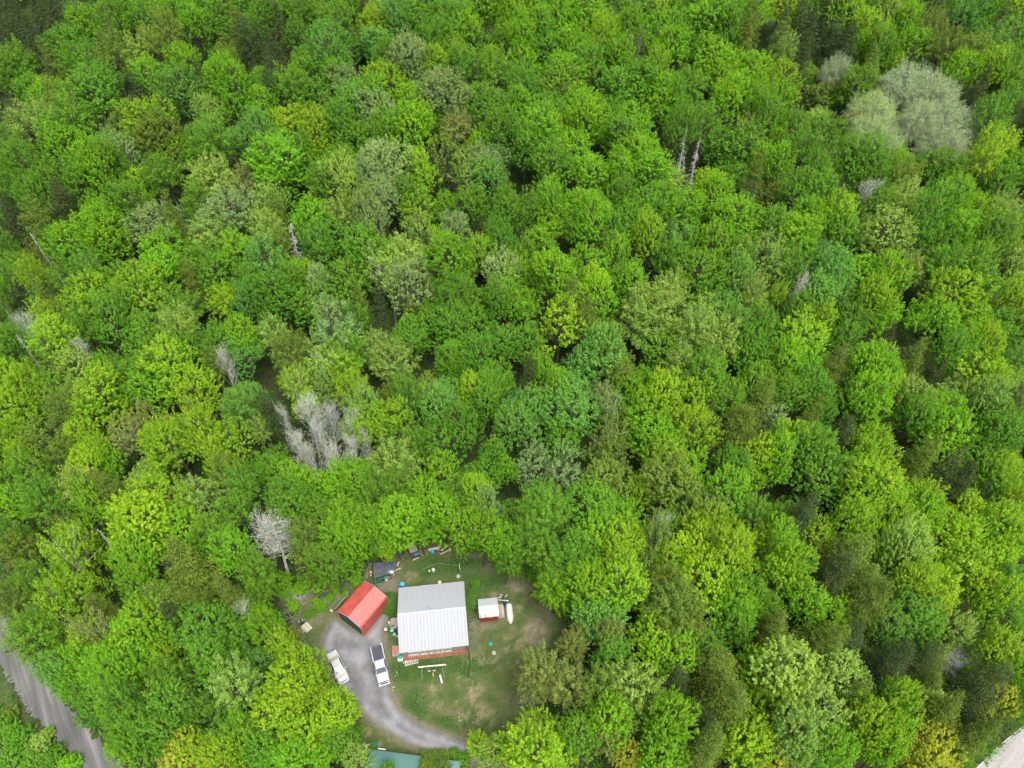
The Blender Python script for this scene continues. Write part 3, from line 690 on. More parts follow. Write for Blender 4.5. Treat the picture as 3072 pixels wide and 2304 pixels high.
# ---------------------------------------------------------------- the trees one can tell apart
# column.row of a 4 x 4 division of the view, then: x y width kind colour
TREES = {
(0,0): """60 100 150 S d;170 230 140 S d;290 180 150 S d;380 120 160 S d;330 400 180 S d;60 380 160 S d;480 190 190 H d;760 70 150 H d;230 330 140 S d;20 240 120 S d;130 50 140 S d;
1020 90 260 B g;1380 90 230 B b;660 180 160 B g;820 250 280 B b;650 370 300 B g;1000 250 260 B g;1240 200 190 B g;1600 70 230 B g;1760 60 220 B c;1900 150 340 B g;1660 230 230 B b;1440 340 230 F o;1150 470 260 F l;1310 430 190 F l;940 470 250 F o;
180 550 310 F g;70 660 260 B g;700 560 290 B g;480 540 210 H o;750 740 300 B g;290 810 220 B g;420 850 260 B b;470 950 270 B c;920 860 390 B g;1300 700 270 B b;1540 780 330 B c;1600 520 230 B b;1900 540 250 H o;1950 650 250 B b;1760 720 150 S d;2130 330 250 H d;2060 240 220 H o;
1810 1000 270 B l;2060 860 340 B b;1300 1060 420 B y;650 1100 380 F g;290 1110 360 F l;120 1300 300 F g;1050 1140 330 O o;560 1280 330 B b;820 1360 300 B b;1160 1350 340 B p;1400 1190 310 B o;1480 1340 260 B b;1900 1250 340 F g;1700 1260 220 B g;2160 1250 230 B c;1850 1560 390 F l;1450 1550 300 F g;300 1480 270 B g;120 1590 260 B g;430 1590 260 B g;880 1500 300 B b;1150 1620 260 B y;2110 1600 210 F k;1050 1460 250 B g;640 1560 280 B g;600 930 230 H o;1050 330 200 H o;1180 60 220 B g;530 30 180 S d;1240 830 180 H d""",
(1,0): """130 130 260 H d;200 280 200 S d;60 370 150 S d;200 530 200 H d;130 700 220 H d;930 100 160 H o;890 200 170 S d;680 30 190 B g;540 130 210 B g;400 130 230 F g;820 100 190 B g;40 200 200 B g;330 330 190 B g;680 250 310 B g;600 400 290 B c;1060 200 220 B y;1230 170 240 B c;1070 440 250 B c;1400 110 260 B g;1480 50 300 B g;1700 220 290 B g;1900 100 310 B b;2150 120 210 B b;
1600 330 260 B g;1350 230 210 B g;1850 330 270 B b;2150 340 210 B b;1300 560 260 B p;1150 530 210 B g;1520 600 230 B y;1500 710 310 B p;1200 730 310 B y;1780 430 140 F y;1640 440 230 F g;1820 570 220 B g;2080 590 280 F g;700 540 290 B c;450 620 270 B b;780 730 290 B p;640 650 230 B b;330 770 290 B g;480 860 250 B g;80 780 170 B g;60 930 210 B b;1000 860 330 B b;1330 930 310 B b;1600 880 330 B p;850 900 250 B c;1080 1030 310 B p;600 1000 270 O o;
300 1130 310 B y;530 1230 290 B y;760 1070 310 B g;820 1250 330 B g;1000 1200 230 B g;1250 1120 270 B b;1400 1180 310 B b;1750 1120 310 F k;1960 900 310 B g;2130 960 210 B c;2080 1150 270 B g;60 1180 200 B c;200 1380 430 B b;160 1530 330 B b;750 1400 330 B g;1120 1430 410 B p;1600 1390 340 O o;1400 1520 270 B y;700 1570 290 B l;550 1590 220 F g;1050 1590 260 B p;1900 1440 330 B p;1850 1580 310 B l;1960 1290 230 B b;860 1620 200 B l;2000 1560 260 B c;430 1440 200 B g;1500 1040 230 B g""",
(2,0): """80 80 250 B y;250 120 230 B g;420 180 290 B b;600 130 340 B b;760 200 160 B g;200 250 270 B b;60 250 200 B b;290 400 260 B g;560 440 340 B b;60 420 220 B b;1050 100 310 B c;1280 60 250 B y;960 250 250 B b;1280 280 340 B b;1330 430 290 B b;1500 60 230 B g;1500 250 260 B g;1700 170 340 B b;1830 250 210 B g;2010 260 230 H o;2030 380 210 H o;2100 80 260 B b;1900 40 200 B b;780 330 190 B y;780 450 210 B g;930 500 230 B b;1120 420 190 O o;1780 500 330 B b;1600 450 190 B b;
100 620 290 B b;400 640 360 B b;640 600 230 B g;120 780 270 B g;380 790 310 B o;900 750 290 B g;1130 680 310 B g;1300 790 310 B b;1250 620 190 B y;1500 720 270 F g;1800 620 270 B y;1900 780 290 B b;2060 620 310 B b;2130 800 190 B b;560 960 330 B b;600 1120 350 B b;250 960 330 B g;60 940 170 B b;850 950 270 B g;1000 1110 310 B b;1300 960 310 B b;1430 900 190 B g;1850 950 310 B b;2100 950 250 B b;1620 1080 330 F g;1450 1150 210 B g;2050 1110 230 F k;200 1120 390 B b;380 1170 250 B y;100 1250 260 B g;330 1370 310 B g;560 1340 310 B b;620 1500 290 B b;350 1520 290 B g;1180 1300 240 B b;950 1230 290 B g;1000 1390 310 B b;1150 1520 340 B b;950 1540 310 B b;
1480 1300 170 D s;1570 1420 150 D s;1800 1300 310 B g;2000 1290 340 O g;2150 1400 190 B b;1850 1480 270 B g;2070 1540 200 H o;1700 1620 290 B y""",
(3,0): """100 80 290 B y;330 160 210 S d;500 150 170 S d;330 330 240 H d;540 300 230 H d;680 430 220 H d;130 240 180 H d;60 450 200 H o;130 430 160 F l;260 560 220 H d;650 250 120 S d;790 260 120 S d;1000 340 110 S d;620 70 260 B c;700 130 260 B y;900 60 200 B g;1060 60 220 B g;1180 150 250 B b;1000 200 250 B l;880 300 250 B y;1130 270 260 B b;830 450 250 B b;1000 480 260 B g;1200 420 270 B b;1430 100 240 H d;1360 250 230 F o;1650 130 250 B c;1860 60 230 B g;2000 200 200 H d;2160 200 130 H d;2100 60 210 B y;1850 300 250 B g;2080 350 260 B c;1560 390 340 F o;1700 500 310 F o;1930 440 270 F c;1640 620 270 B b;1900 600 230 B y;2050 680 250 F g;1940 700 150 S d;1840 820 160 H d;940 620 250 H o;1050 560 150 B y;1150 560 130 H d;2180 830 120 H d;2040 860 210 B g;
580 640 300 W z;700 800 300 B g;1180 790 420 W z;1440 850 420 W z;1560 1080 440 W z;1280 1080 360 W z;900 1000 400 W p;1520 1290 380 W z;830 1180 300 W p;1040 1270 280 W p;80 760 270 B y;90 920 260 B b;50 1060 200 B g;200 1090 270 B g;400 1150 310 B g;300 1300 310 F g;60 1280 150 B b;80 1450 230 B b;700 1330 310 B g;800 1440 310 B g;560 1500 210 O g;950 1510 270 B g;1200 1560 270 F o;1400 1470 300 B g;1650 1510 270 F g;1930 1060 310 F g;1950 1250 290 B y;2100 1450 270 B b;1850 1410 260 F y;2000 1600 260 B g;2100 1000 150 H d;2150 1250 150 H d;450 1590 250 B g;350 1600 250 B b;750 1600 250 B g""",
(0,1): """330 330 320 H o;500 80 250 H d;90 120 160 S d;100 330 150 S d;330 60 230 B g;600 170 200 S d;1230 120 340 B g;1700 100 250 F g;1500 260 220 H o;1700 330 170 F g;900 330 370 B b;820 180 240 B b;620 430 310 B b;1000 500 310 B b;2000 180 400 B p;1330 360 310 B p;1350 520 390 B b;1430 680 340 B b;1900 400 370 F l;2150 330 150 H o;2050 560 310 B b;1800 580 310 F g;1900 700 310 B g;2150 800 220 B g;60 520 210 B g;400 530 130 D s;100 700 210 F g;330 680 210 F y;310 820 170 S c;600 760 270 F g;790 700 210 F c;1050 780 210 F g;460 970 240 H o;850 920 350 B y;1180 930 410 B y;1400 960 170 H o;1600 1000 340 F g;1930 960 280 F y;2130 1050 210 B c;100 1050 160 H o;230 1220 160 A s;450 1130 280 B y;500 1290 340 B y;730 1200 210 F g;980 1220 310 B g;1270 1250 310 B g;1300 1390 290 B g;1560 1230 270 F l;1830 1240 240 B g;2070 1220 240 B b;100 1400 230 B g;320 1450 160 D s;750 1440 150 A s;750 1550 340 B l;1180 1570 310 B g;1560 1480 360 B y;1600 1340 260 B g;1900 1440 200 F o;2100 1440 230 B c;1950 1560 130 A w;80 1600 230 B y;500 1560 210 B g;20 920 100 B b;1650 790 210 H o;40 1180 170 B g;1000 1540 220 B g;70 220 140 S d""",
(1,1): """130 150 270 B l;230 220 170 H o;450 220 290 B b;760 170 350 F l;900 230 260 F o;1100 90 270 B p;1400 60 260 B g;1400 210 260 O y;700 380 290 B g;560 480 230 B g;130 330 260 F l;320 500 180 D r;150 450 210 F o;1050 330 260 B p;1420 390 270 O l;1720 310 200 B p;1900 120 270 B g;2100 200 250 B g;1700 550 360 B b;1850 630 260 B b;1000 520 310 B g;1300 590 380 F l;1150 770 330 O l;1000 700 310 B g;780 780 310 B g;80 620 290 F c;260 760 210 B g;430 760 260 B y;570 840 200 B p;250 920 340 B g;80 900 230 B g;500 1000 310 B g;1380 850 270 O p;650 1110 310 O l;700 1230 340 O p;880 1150 260 F g;1680 900 270 B g;1830 860 230 B g;2090 700 260 B p;2100 860 260 B b;1900 1000 290 B g;2080 1000 210 B g;1520 900 170 H o;1500 1100 260 B g;1700 1200 310 B g;1900 1180 290 B g;1280 1260 260 B g;1050 1350 260 F l;1200 1490 400 F l;560 1350 360 O l;650 1490 340 O l;120 1250 270 F l;300 1480 290 F o;850 1400 290 F g;800 1560 260 F y;1600 1480 210 B g;1780 1500 250 B b;1950 1420 240 B g;2100 1300 270 B g;2050 1600 260 B g;400 1610 290 B y;2100 500 230 B g;1350 1080 180 H o;950 960 200 H o;1050 1060 210 H d""",
(2,1): """120 200 230 B g;330 120 240 B b;340 280 260 B b;560 120 310 B b;900 70 210 B g;980 230 290 B b;700 280 240 B b;530 330 190 F g;250 450 230 B b;80 560 210 B g;950 350 260 B g;1200 420 250 B y;1200 130 310 B g;1450 180 370 B b;1750 60 290 B b;1900 250 430 B b;2060 350 230 B b;2000 130 250 H d;1430 510 370 F c;1680 580 290 B b;1500 690 410 B g;740 480 170 S o;900 570 190 B b;560 610 310 B b;430 750 290 B b;700 830 260 B y;880 790 250 B g;1080 840 270 B b;50 790 190 B b;80 960 230 B b;220 780 170 B g;2100 560 310 O l;1880 640 230 B g;1950 820 270 B c;2050 950 210 F l;520 960 220 H o;620 1080 220 H o;400 1160 430 O y;170 1440 150 O y;750 980 260 B b;1180 990 460 F l;1360 900 260 F l;1600 1030 340 F l;1150 1210 430 F l;1600 1250 360 F l;1900 1050 310 B c;1950 1150 260 B c;1300 1400 360 B g;1800 1350 310 F l;2080 1150 260 B g;2000 1400 310 B g;750 1400 360 B c;650 1550 320 B c;850 1230 210 F g;950 1560 240 B o;320 1610 190 B b;150 1570 200 H d;1120 1640 190 B b;1450 1570 270 F l;1700 1570 290 F g;2100 1580 270 B g;60 1330 210 B g;950 1450 180 H o;1330 620 200 B g""",
(3,1): """200 80 260 B g;480 120 290 B g;350 260 270 B b;540 250 260 B y;620 370 270 B g;80 330 210 B g;200 450 390 B b;800 60 200 A s;870 200 310 B g;1150 110 270 F l;1200 250 290 F l;1400 180 270 B g;1550 80 260 B b;1800 260 260 B y;1700 350 260 B b;1950 200 290 F l;2050 350 190 F k;2150 280 160 B g;1000 450 430 B l;850 430 230 B c;1300 380 260 B g;1500 450 310 B g;1900 480 260 B g;2080 540 260 B l;60 620 210 F l;50 860 160 F y;400 600 270 F c;560 700 310 F c;600 880 270 F c;800 660 310 B b;1050 770 290 B b;1250 720 230 F l;1330 650 160 B o;1550 600 310 F g;1750 680 310 F g;1500 930 430 B y;1850 880 310 B g;2080 840 270 B y;2130 1000 190 B y;290 900 150 A s;390 890 260 B c;500 1090 190 B y;330 1060 290 B g;900 970 310 B y;950 1100 340 B b;700 1120 260 B g;1400 1130 360 B b;1750 1130 250 B b;1950 1200 310 B g;2150 1100 160 B o;1850 1380 270 B y;1800 1540 430 B y;1600 1330 260 B g;2150 1450 210 F c;330 1310 400 B y;330 1490 310 B b;150 1450 260 B b;600 1300 230 B g;850 1520 290 B b;1050 1560 270 B b;1170 1400 200 H o;1250 1530 200 H o;1050 1300 200 H d;1400 1590 180 H d;560 1530 210 H o;180 700 210 B g""",
(0,2): """200 80 270 B y;150 250 350 B y;380 130 270 B g;640 100 210 F l;600 260 220 F o;900 120 400 B y;1170 90 160 B y;1450 90 360 B b;1700 100 310 B y;150 480 260 B y;150 620 230 B y;400 530 380 O o;550 650 260 F o;820 450 240 B y;820 590 250 B y;1120 390 310 O k;1350 320 190 O k;1490 360 190 F k;1820 300 230 H o;2050 250 290 F c;1380 510 290 B y;1550 600 340 B y;1750 540 270 B y;1970 520 340 O y;1880 650 240 B y;780 740 310 B y;950 680 210 B b;300 830 360 B g;150 1050 260 B b;350 1050 340 F g;780 960 360 F l;850 1120 260 B b;1050 960 240 H o;1350 950 360 B y;1150 1120 260 B y;1250 1260 390 B y;1650 980 350 F l;1600 1130 310 O k;1600 1270 350 B b;1920 830 220 F o;2130 880 250 F g;2100 1080 260 F g;640 1260 220 F o;980 1400 190 D s;1350 1440 140 D s;680 1430 340 O y;620 1570 310 O y;820 1480 210 B y;250 1480 260 F o;100 1350 270 F g;50 1500 160 S d;1200 1480 270 B b;1130 1600 260 B b;1600 1570 460 H o;1850 1330 330 F g;1950 1440 250 F g;2080 1540 250 B b;60 820 210 B g;60 960 160 H o;2150 560 150 H d;1900 960 160 H d""",
(1,2): """1000 1470 120 U b;1100 1455 100 U g;1190 1420 90 U b;1520 1300 170 U g;1640 1310 150 U b;1760 1345 160 U g;1880 1390 170 U b;1990 1430 150 U g;2080 1480 150 U b;2170 1530 160 U g;1420 1310 120 U b;
50 100 170 B c;350 60 210 F l;480 190 210 B y;600 40 210 B l;200 250 260 H d;40 420 170 F l;900 60 260 F y;1170 100 260 F o;300 370 130 A s;450 330 210 A s;430 580 220 A s;670 680 190 A s;730 260 200 A s;790 450 170 A s;860 640 150 A s;940 540 130 A s;560 480 170 A s;620 330 150 A s;530 640 160 A s;
960 240 270 B l;1160 330 280 B y;940 390 260 B y;1150 530 340 O g;1340 240 260 F g;1480 440 190 B b;1650 130 230 B c;1640 260 270 B c;1840 110 210 B y;2010 200 230 B g;2050 60 210 B g;1700 560 340 O g;1900 400 250 B g;2000 540 210 B g;1200 700 410 F l;1380 580 210 F g;1060 850 210 F g;900 850 260 B b;750 860 270 B b;570 940 210 B b;410 930 210 B b;280 960 270 B b;180 690 240 B b;60 850 190 B g;350 1080 340 B g;600 1100 260 B g;1000 1000 290 F g;1300 920 270 F g;1500 1000 290 B b;1600 800 240 B b;1750 1000 270 F g;1920 950 220 B y;2030 1050 240 O p;1900 1180 210 B b;2150 700 190 B b;750 1250 310 F b;1000 1220 270 F g;1200 1150 310 B b;1400 1180 270 B b;1600 1150 340 B b;1800 1260 260 B b;1950 1300 260 B b;2100 1300 240 B b;2150 1500 210 F g;720 1380 260 B b;840 1400 240 B b;1030 1300 250 B b;1200 1270 220 B b;1120 1420 150 B y;480 1350 270 F o;430 1520 260 O o;150 1380 370 A s;30 1300 220 A s;550 1480 250 F o;650 1560 250 B g;50 1600 260 F g;820 1500 140 B b""",
(2,2): """40 1560 180 U b;150 1600 180 U g;230 1650 180 U b;
120 180 310 B c;120 380 290 B c;320 60 210 B b;480 100 340 B c;500 270 430 B c;400 480 340 B g;800 130 230 F p;870 230 210 B p;1060 50 250 B b;1250 150 310 B y;1130 330 430 B b;1200 470 350 B b;1560 230 310 B y;1560 420 290 B y;1650 60 290 B g;1850 130 340 B g;2050 50 290 B g;2080 230 280 H o;1940 400 330 H o;1720 330 210 H d;1680 530 200 H d;830 560 290 O o;850 700 310 O o;800 850 390 B o;1350 620 340 B y;1500 720 310 B b;1500 900 430 B o;1130 930 230 B y;1780 900 360 B b;1900 680 260 B g;2130 650 260 B y;2050 830 310 B b;120 750 340 O p;400 820 270 O p;150 1250 210 B g;350 1050 360 F g;350 1250 360 F g;130 1400 260 F g;330 1420 290 F g;740 1180 430 B g;1000 1130 360 B b;1500 1090 360 O o;750 1350 310 B b;900 1400 330 B y;900 1580 330 B y;640 1450 260 B g;440 1560 310 F g;1250 1330 170 A w;1250 1420 260 F o;1180 1550 250 F o;1660 1200 260 B y;1550 1280 270 B y;1900 1290 250 B y;1800 1400 260 B y;1600 1450 360 B y;1850 1560 360 B y;2100 1400 310 F y;2130 1150 210 F g;1400 1590 260 B y;2020 1030 130 H o;1350 1290 200 B g""",
(3,2): """130 80 270 B g;350 60 290 B g;800 80 310 B b;980 80 310 B y;850 250 360 B b;1250 160 340 B l;1650 120 340 F l;1900 60 260 B y;1800 200 260 B l;2120 60 210 B o;1450 300 360 B b;1550 450 410 B b;1500 600 340 B b;1250 300 260 B g;1950 450 310 B g;1900 330 310 B g;2080 250 250 H d;2150 500 150 H d;60 280 240 O p;280 380 250 H o;640 430 230 H d;420 270 230 B g;490 500 230 B g;330 140 190 B g;100 520 260 B y;60 720 260 B b;330 580 290 B g;370 800 410 B g;880 530 270 B y;700 540 200 H o;820 680 310 B y;700 800 340 B b;900 880 430 B y;950 1020 360 B b;1190 650 280 H o;1480 800 300 H d;1600 950 280 H d;1760 950 180 H d;1850 720 290 B g;2030 780 210 B y;1950 900 260 B b;2100 620 150 H o;1280 1000 340 B y;1280 1180 310 B b;1600 1150 290 B y;1700 1350 310 B y;1030 1230 290 B y;1050 1400 340 B g;1480 1330 390 B y;1580 1500 390 B y;1850 1520 340 B y;2030 1540 230 B y;2000 1200 340 B y;2130 1050 210 B y;2080 1360 270 B b;2180 1520 150 H d;300 1130 370 H d;590 1180 270 B y;380 1320 290 B y;600 1450 420 H o;850 1430 290 B y;850 1330 160 B g;100 1350 330 B b;150 1540 350 B b;1150 1590 310 B l;60 1100 210 B g;1200 790 250 H o""",
(0,3): """180 200 260 F o;330 130 260 F g;600 150 390 O y;620 330 360 O y;560 480 270 O y;850 90 210 O y;1100 90 260 B b;870 280 260 H o;350 470 350 F g;900 480 280 O k;780 600 240 B y;1550 200 420 H o;1480 380 260 H d;1760 180 260 H o;2000 180 290 H o;1250 440 360 B b;1200 570 400 B b;1200 720 380 B b;1050 850 310 B b;1100 980 350 B b;1450 680 210 B y;1800 480 430 B g;1900 620 360 B g;2090 400 160 A p;1800 800 360 B g;1500 900 340 F g;2000 1030 380 F l;2150 680 170 H c;700 800 330 B b;580 900 260 B c;800 900 260 B b;740 1060 240 B g;850 1150 240 B g;1250 990 130 B Y;1250 1100 190 B Y;1150 1250 340 F g;1400 1150 310 B g;1300 1380 360 B g;1620 1150 290 B l;1800 1230 360 F g;1200 1490 340 B b;1500 1350 310 B g;1700 1560 430 B Y;1550 1610 310 B y;1950 1580 310 B y;2050 1350 310 F g;2100 1500 260 B b;60 1330 200 U g;200 1400 190 U g;330 1480 200 U l;120 1560 220 U g;300 1610 220 U g;480 1560 170 U g;60 1230 170 U o;400 1390 150 U l;590 1630 170 U b;80 250 160 U l;50 160 200 U g""",
(1,3): """60 60 210 F g;200 60 200 U b;250 160 150 U g;380 120 130 U b;560 50 170 U b;860 20 130 U b;640 190 90 U g;60 420 210 B b;120 560 260 B b;60 760 210 B c;300 500 200 F k;250 750 230 B y;430 820 290 B y;320 900 350 B y;480 1000 330 B y;640 1100 240 B y;300 1150 400 B y;600 1240 320 B y;400 1400 440 B y;350 1580 360 B b;120 1450 310 B g;100 1610 210 B b;710 1440 230 B g;840 1630 220 B l;60 1100 210 H o;100 960 160 H d;1560 1590 150 U o;1470 1580 140 U o;1640 1620 130 U o;1410 1610 110 U o;1510 1650 110 O o;1600 1650 110 F o;1130 1640 130 F g;1180 1600 110 U o;1720 1540 120 U g;1800 1590 120 U g;1950 1500 180 F y;2110 1560 220 B l;1150 220 130 U v;1180 260 110 U v;1120 290 110 U v;1190 330 90 U v;1890 120 110 U v;1870 200 130 U v;1900 60 80 U g;1850 250 90 U v;700 120 100 U b;560 260 110 U b;330 260 110 U b;40 240 160 U g;150 330 120 U g;130 140 130 U g;450 60 150 U g;780 155 60 U l;410 650 110 U g;480 330 90 U g;1000 1480 90 U g;880 1350 110 U g""",
(2,3): """330 40 180 U b;420 130 180 U g;490 230 160 U b;500 320 150 U g;
380 60 250 F b;470 170 210 F b;600 60 260 B b;700 150 340 B b;650 290 380 B c;750 400 350 B c;950 80 340 B y;1250 60 310 F o;1350 250 450 F o;1500 480 400 F o;480 560 270 F k;640 560 210 F k;820 560 280 O k;260 850 330 F k;180 980 300 F k;330 1000 260 F k;600 900 360 F k;720 1100 340 F o;1230 450 240 B y;1230 620 400 B y;1350 740 350 B b;900 700 270 B g;1050 740 110 D s;1080 950 410 O l;1150 1080 500 O l;1300 1250 360 B b;1250 1400 340 B b;250 1420 500 B y;250 1600 450 B y;870 1300 310 B b;870 1450 290 F k;1000 1590 230 B Y;1090 1370 140 D s;650 1450 290 B g;1250 1560 340 B b;1750 100 450 B y;1900 60 260 B b;1880 200 310 B b;2080 250 270 B g;2000 330 250 B b;1900 500 260 B g;1740 720 260 B g;1800 830 450 H o;1750 1000 450 H o;1850 1250 360 H o;1550 950 280 H d;2050 780 310 B b;2100 900 260 B y;2080 1230 380 B y;2000 1450 380 B y;2150 1590 250 B Y;1650 1560 420 H o;2150 560 200 H d;1640 1300 300 H d""",
(3,3): """100 60 290 B y;300 200 270 B b;60 250 230 B g;550 60 300 H d;800 100 400 H o;750 280 330 H o;1180 90 290 B y;1400 120 430 B y;1400 280 290 B y;1800 60 260 B y;1850 200 270 B y;2080 150 310 F c;2100 350 260 F g;560 350 260 B b;100 480 360 H o;350 520 350 H o;700 580 330 H d;1010 450 230 B c;1150 330 290 B c;1350 450 430 B g;1600 520 260 B l;1050 760 350 H d;1300 800 300 H d;1480 830 250 H o;1600 730 290 G s;1800 850 250 H o;1990 620 360 B y;2030 780 260 B b;250 900 500 B l;500 850 400 B l;400 1080 420 O l;80 900 260 B y;700 1150 350 H o;120 1150 340 B y;200 1360 400 B l;1150 1100 340 B b;1250 1210 380 B l;1500 1050 250 H o;1480 1250 350 H o;1750 1050 350 H d;1750 1250 330 H d;1700 1450 350 H o;1980 1080 310 B Y;2130 1000 260 B g;900 1330 340 B y;1130 1340 170 B Y;1250 1450 220 B Y;1450 1500 390 B Y;1380 1620 310 B Y;1000 1540 330 B b;600 1560 340 B b;650 1400 250 H o;300 1570 360 F g;100 1590 270 B l;1600 1620 200 B g;1850 1430 240 F g;2000 1230 230 F g""",
}
SPEC = dict(z=('ragged_or_silvery_tree', ''), v=('dull_green_tree', ''), b=('bright_green_tree', 'maple tree'), g=('mid_green_tree', 'beech tree'), y=('yellow_green_tree', 'tree'), Y=('yellow_green_tree', 'tree'), l=('feathery_or_pale_tree', 'tree'), o=('dull_green_tree', 'ash tree'),  # named by leaf colour and crown look; the species is not known
            k=('dull_green_tree', 'ash tree'), c=('cool_green_tree', 'tree'), p=('ragged_or_silvery_tree', 'aspen'), s=('bare_tree', ''), w=('bare_tree', ''), r=('bare_tree', ''), d=('dull_green_tree', ''))
CW = dict(z='silvery grey', v='deep green', b='bright green', g='mid green', y='lime green', Y='golden yellow', l='pale yellow green', o='olive green', d='dark green', c='cool blue green', p='silvery green', k='khaki brown', s='grey', w='whitish', r='reddish grey')
KW = dict(B='round tree', O='ragged tree', F='feathery tree', W='billowing willow', H='hemlock', S='spruce', D='dead snag', A='leafless poplar', G='leafless tree', U='bush')
NM = dict(F={'': 'feathery_or_pale_tree'}, W='willow_tree', H='hemlock_tree', S='spruce_tree', D='dead_snag', A='leafless_poplar', G='leafless_tree', U='bush', O='ragged_or_silvery_tree')
placed = []      # x, y, radius
items = []       # everything needed to label the trees
cnt = {}
def plant(k, col, x, y, r_, hz=1.0, filler=False, tilt=.06):
    var = KIND[k]; cnt[k] = cnt.get(k, R.randrange(9)) + 1
    crown, trunk, zc, half = var[cnt[k] % len(var)]
    z = float(gz(x, y))
    nm = {'B': SPEC[col][0], 'O': 'ragged_or_silvery_tree', 'F': 'feathery_or_pale_tree'}.get(k) or NM[k]
    cat = {'U': 'bush', 'D': 'dead tree'}.get(k, 'tree')
    t = bpy.data.objects.new(nm, None); coll.objects.link(t)
    t.location = (x, y, z - .1); t.scale = (r_ * R.uniform(.9, 1.1), r_ * R.uniform(.88, 1.12), r_ * hz * R.uniform(.94, 1.08))
    t.rotation_euler = (R.gauss(0, tilt), R.gauss(0, tilt), R.random() * 6.28)
    t['category'] = cat
    c = COL[col]
    if k in 'HS': c = tuple(a_ * (.62 if col == 'o' else .85) for a_ in c)
    f = R.uniform(.88, 1.12); g_ = R.uniform(.94, 1.07)
    tc_ = (min(1, c[0] * f * g_), min(1, c[1] * f), min(1, c[2] * f / g_), 1)
    for me in (trunk, crown):
        if me is None: continue
        o = bpy.data.objects.new(me.name.split('.')[0], me); coll.objects.link(o); o.parent = t; o.color = tc_
    placed.append((x, y, r_))
    items.append([t, k, col, x, y, z + zc * r_ * hz, r_, filler])
    return t
for (ci, ri), txt in TREES.items():
    for row in txt.replace('\n', '').split(';'):
        px, py, w, k, col = row.split()
        px = ci * 768 + float(px) / 2.88; py = ri * 576 + float(py) / 2.88; w = float(w) / 2.88
        zc, half = KIND[k][0][2:4]
        if k == 'H': w *= 1.15
        if k == 'S': w *= 1.3
        if k == 'A': w *= 1.2
        if col == 'k' and k == 'F': w *= .85
        r_ = 4.0
        for _ in range(6):
            hz = 1.0
            p = on_ground(px, py, zc * r_ * hz)
            r_ = max(.45, (.60 if k in 'BOF' else .56) * w * depth(p) / FOC)
            if k in 'SDA': r_ *= 1.0
        # tall forest trees keep a sensible height
        if k in 'BOF': hz = min(1.75, max(.9, 15.0 * R.uniform(.82, 1.2) / (3.3 * r_)))
        elif k == 'H': hz = min(1.75, max(1.05, 17.5 / (3.3 * r_)))
        elif k == 'S': hz = min(1.8, max(.9, 13.5 / (5 * r_)))
        elif k in 'DA': hz = min(2.0, max(.8, 14.0 / (3.8 * r_)))
        elif k == 'W': hz = min(1.2, max(.7, 15.0 / (2.6 * r_)))
        p = on_ground(px, py, zc * r_ * hz)
        plant(k, col, p[0], p[1], r_, hz)
nlisted = len(placed)
# ---------------------------------------------------------------- trees filling the gaps between them and the wood beyond the frame
PA = [(x, y, r_) for x, y, r_ in placed]
cellsz = 8.0
grid = {}
def gadd(x, y, r_): grid.setdefault((int(x // cellsz), int(y // cellsz)), []).append((x, y, r_))
for q in PA: gadd(*q)
def near(x, y, r_, f):
    i, j = int(x // cellsz), int(y // cellsz)
    for a in (-1, 0, 1):
        for b_ in (-1, 0, 1):
            for (u, v, s) in grid.get((i + a, j + b_), ()):
                if math.hypot(u - x, v - y) < f * (r_ + s): return True
    return False
GAPS = [on_ground(x, y, 0)[:2] + (s,) for x, y, s in ((2125, 1860, 4.5), (1545, 1010, 3), (1500, 1380, 3), (1745, 1495, 4), (1590, 1530, 2.2), (1120, 920, 5), (640, 1500, 4.5), (360, 1640, 4.5), (2680, 1050, 6), (480, 230, 4), (1560, 720, 4), (2700, 1925, 3), (1380, 990, 4), (2090, 560, 4))]
fill = 0
hx = np.random.default_rng(77)
outer = []
for _ in range(7000):
    y = float(hx.uniform(-62, 200)); lim = 66 + .58 * (y + 43)
    x = float(hx.uniform(-lim - 20, lim + 20)); r_ = float(hx.uniform(2.2, 3.9)) * (1 + max(0, y) / 420)
    if inside(YARD, x, y) > -r_ * .95 or inside(DRIVE, x, y) > -r_ * .9 or inside(ROAD_L, x, y) > -r_ * .8 or inside(ROAD_R, x, y) > -r_ * 1.0: continue
    if near(x, y, r_, .64): continue
    if any(math.hypot(x - g[0], y - g[1]) < g[2] + r_ * .5 for g in GAPS): continue
    # keep the sight line to the yard, the roads and the yard's edge free
    if y < 24 and y > -48:
        u, v = to_px((x, y, 9.0)); q = PX(u, v, 0)
        if inside(YARD, q[0], q[1]) > -1.5 or inside(ROAD_L, q[0], q[1]) > -1.0 or inside(ROAD_R, q[0], q[1]) > -1.0: continue
        if x < -40 and y < -5: continue
        if -15 < x < 0 and y < -5: continue
    u, v = to_px((x, y, float(gz(x, y)) + 7))
    k, col = hx.choice(['B b', 'B g', 'B g', 'F g', 'B c', 'B o', 'F l', 'H o', 'B b', 'B y'] if not (u < 450 and v < 420) else ['S d', 'S d', 'H d', 'S d', 'B g']).split()
    hz = (7.5 + hx.random() * 2.5) / (3.2 * r_)
    if k == 'S': r_ *= .55; hz = 12 / (5 * r_)
    gadd(x, y, r_)
    if -60 < u < 3132 and -60 < v < 2364: plant(k, col, x, y, r_, min(1.35, max(.75, hz)), True); fill += 1
    else: outer.append((x, y, r_, min(1.35, max(.75, hz))))
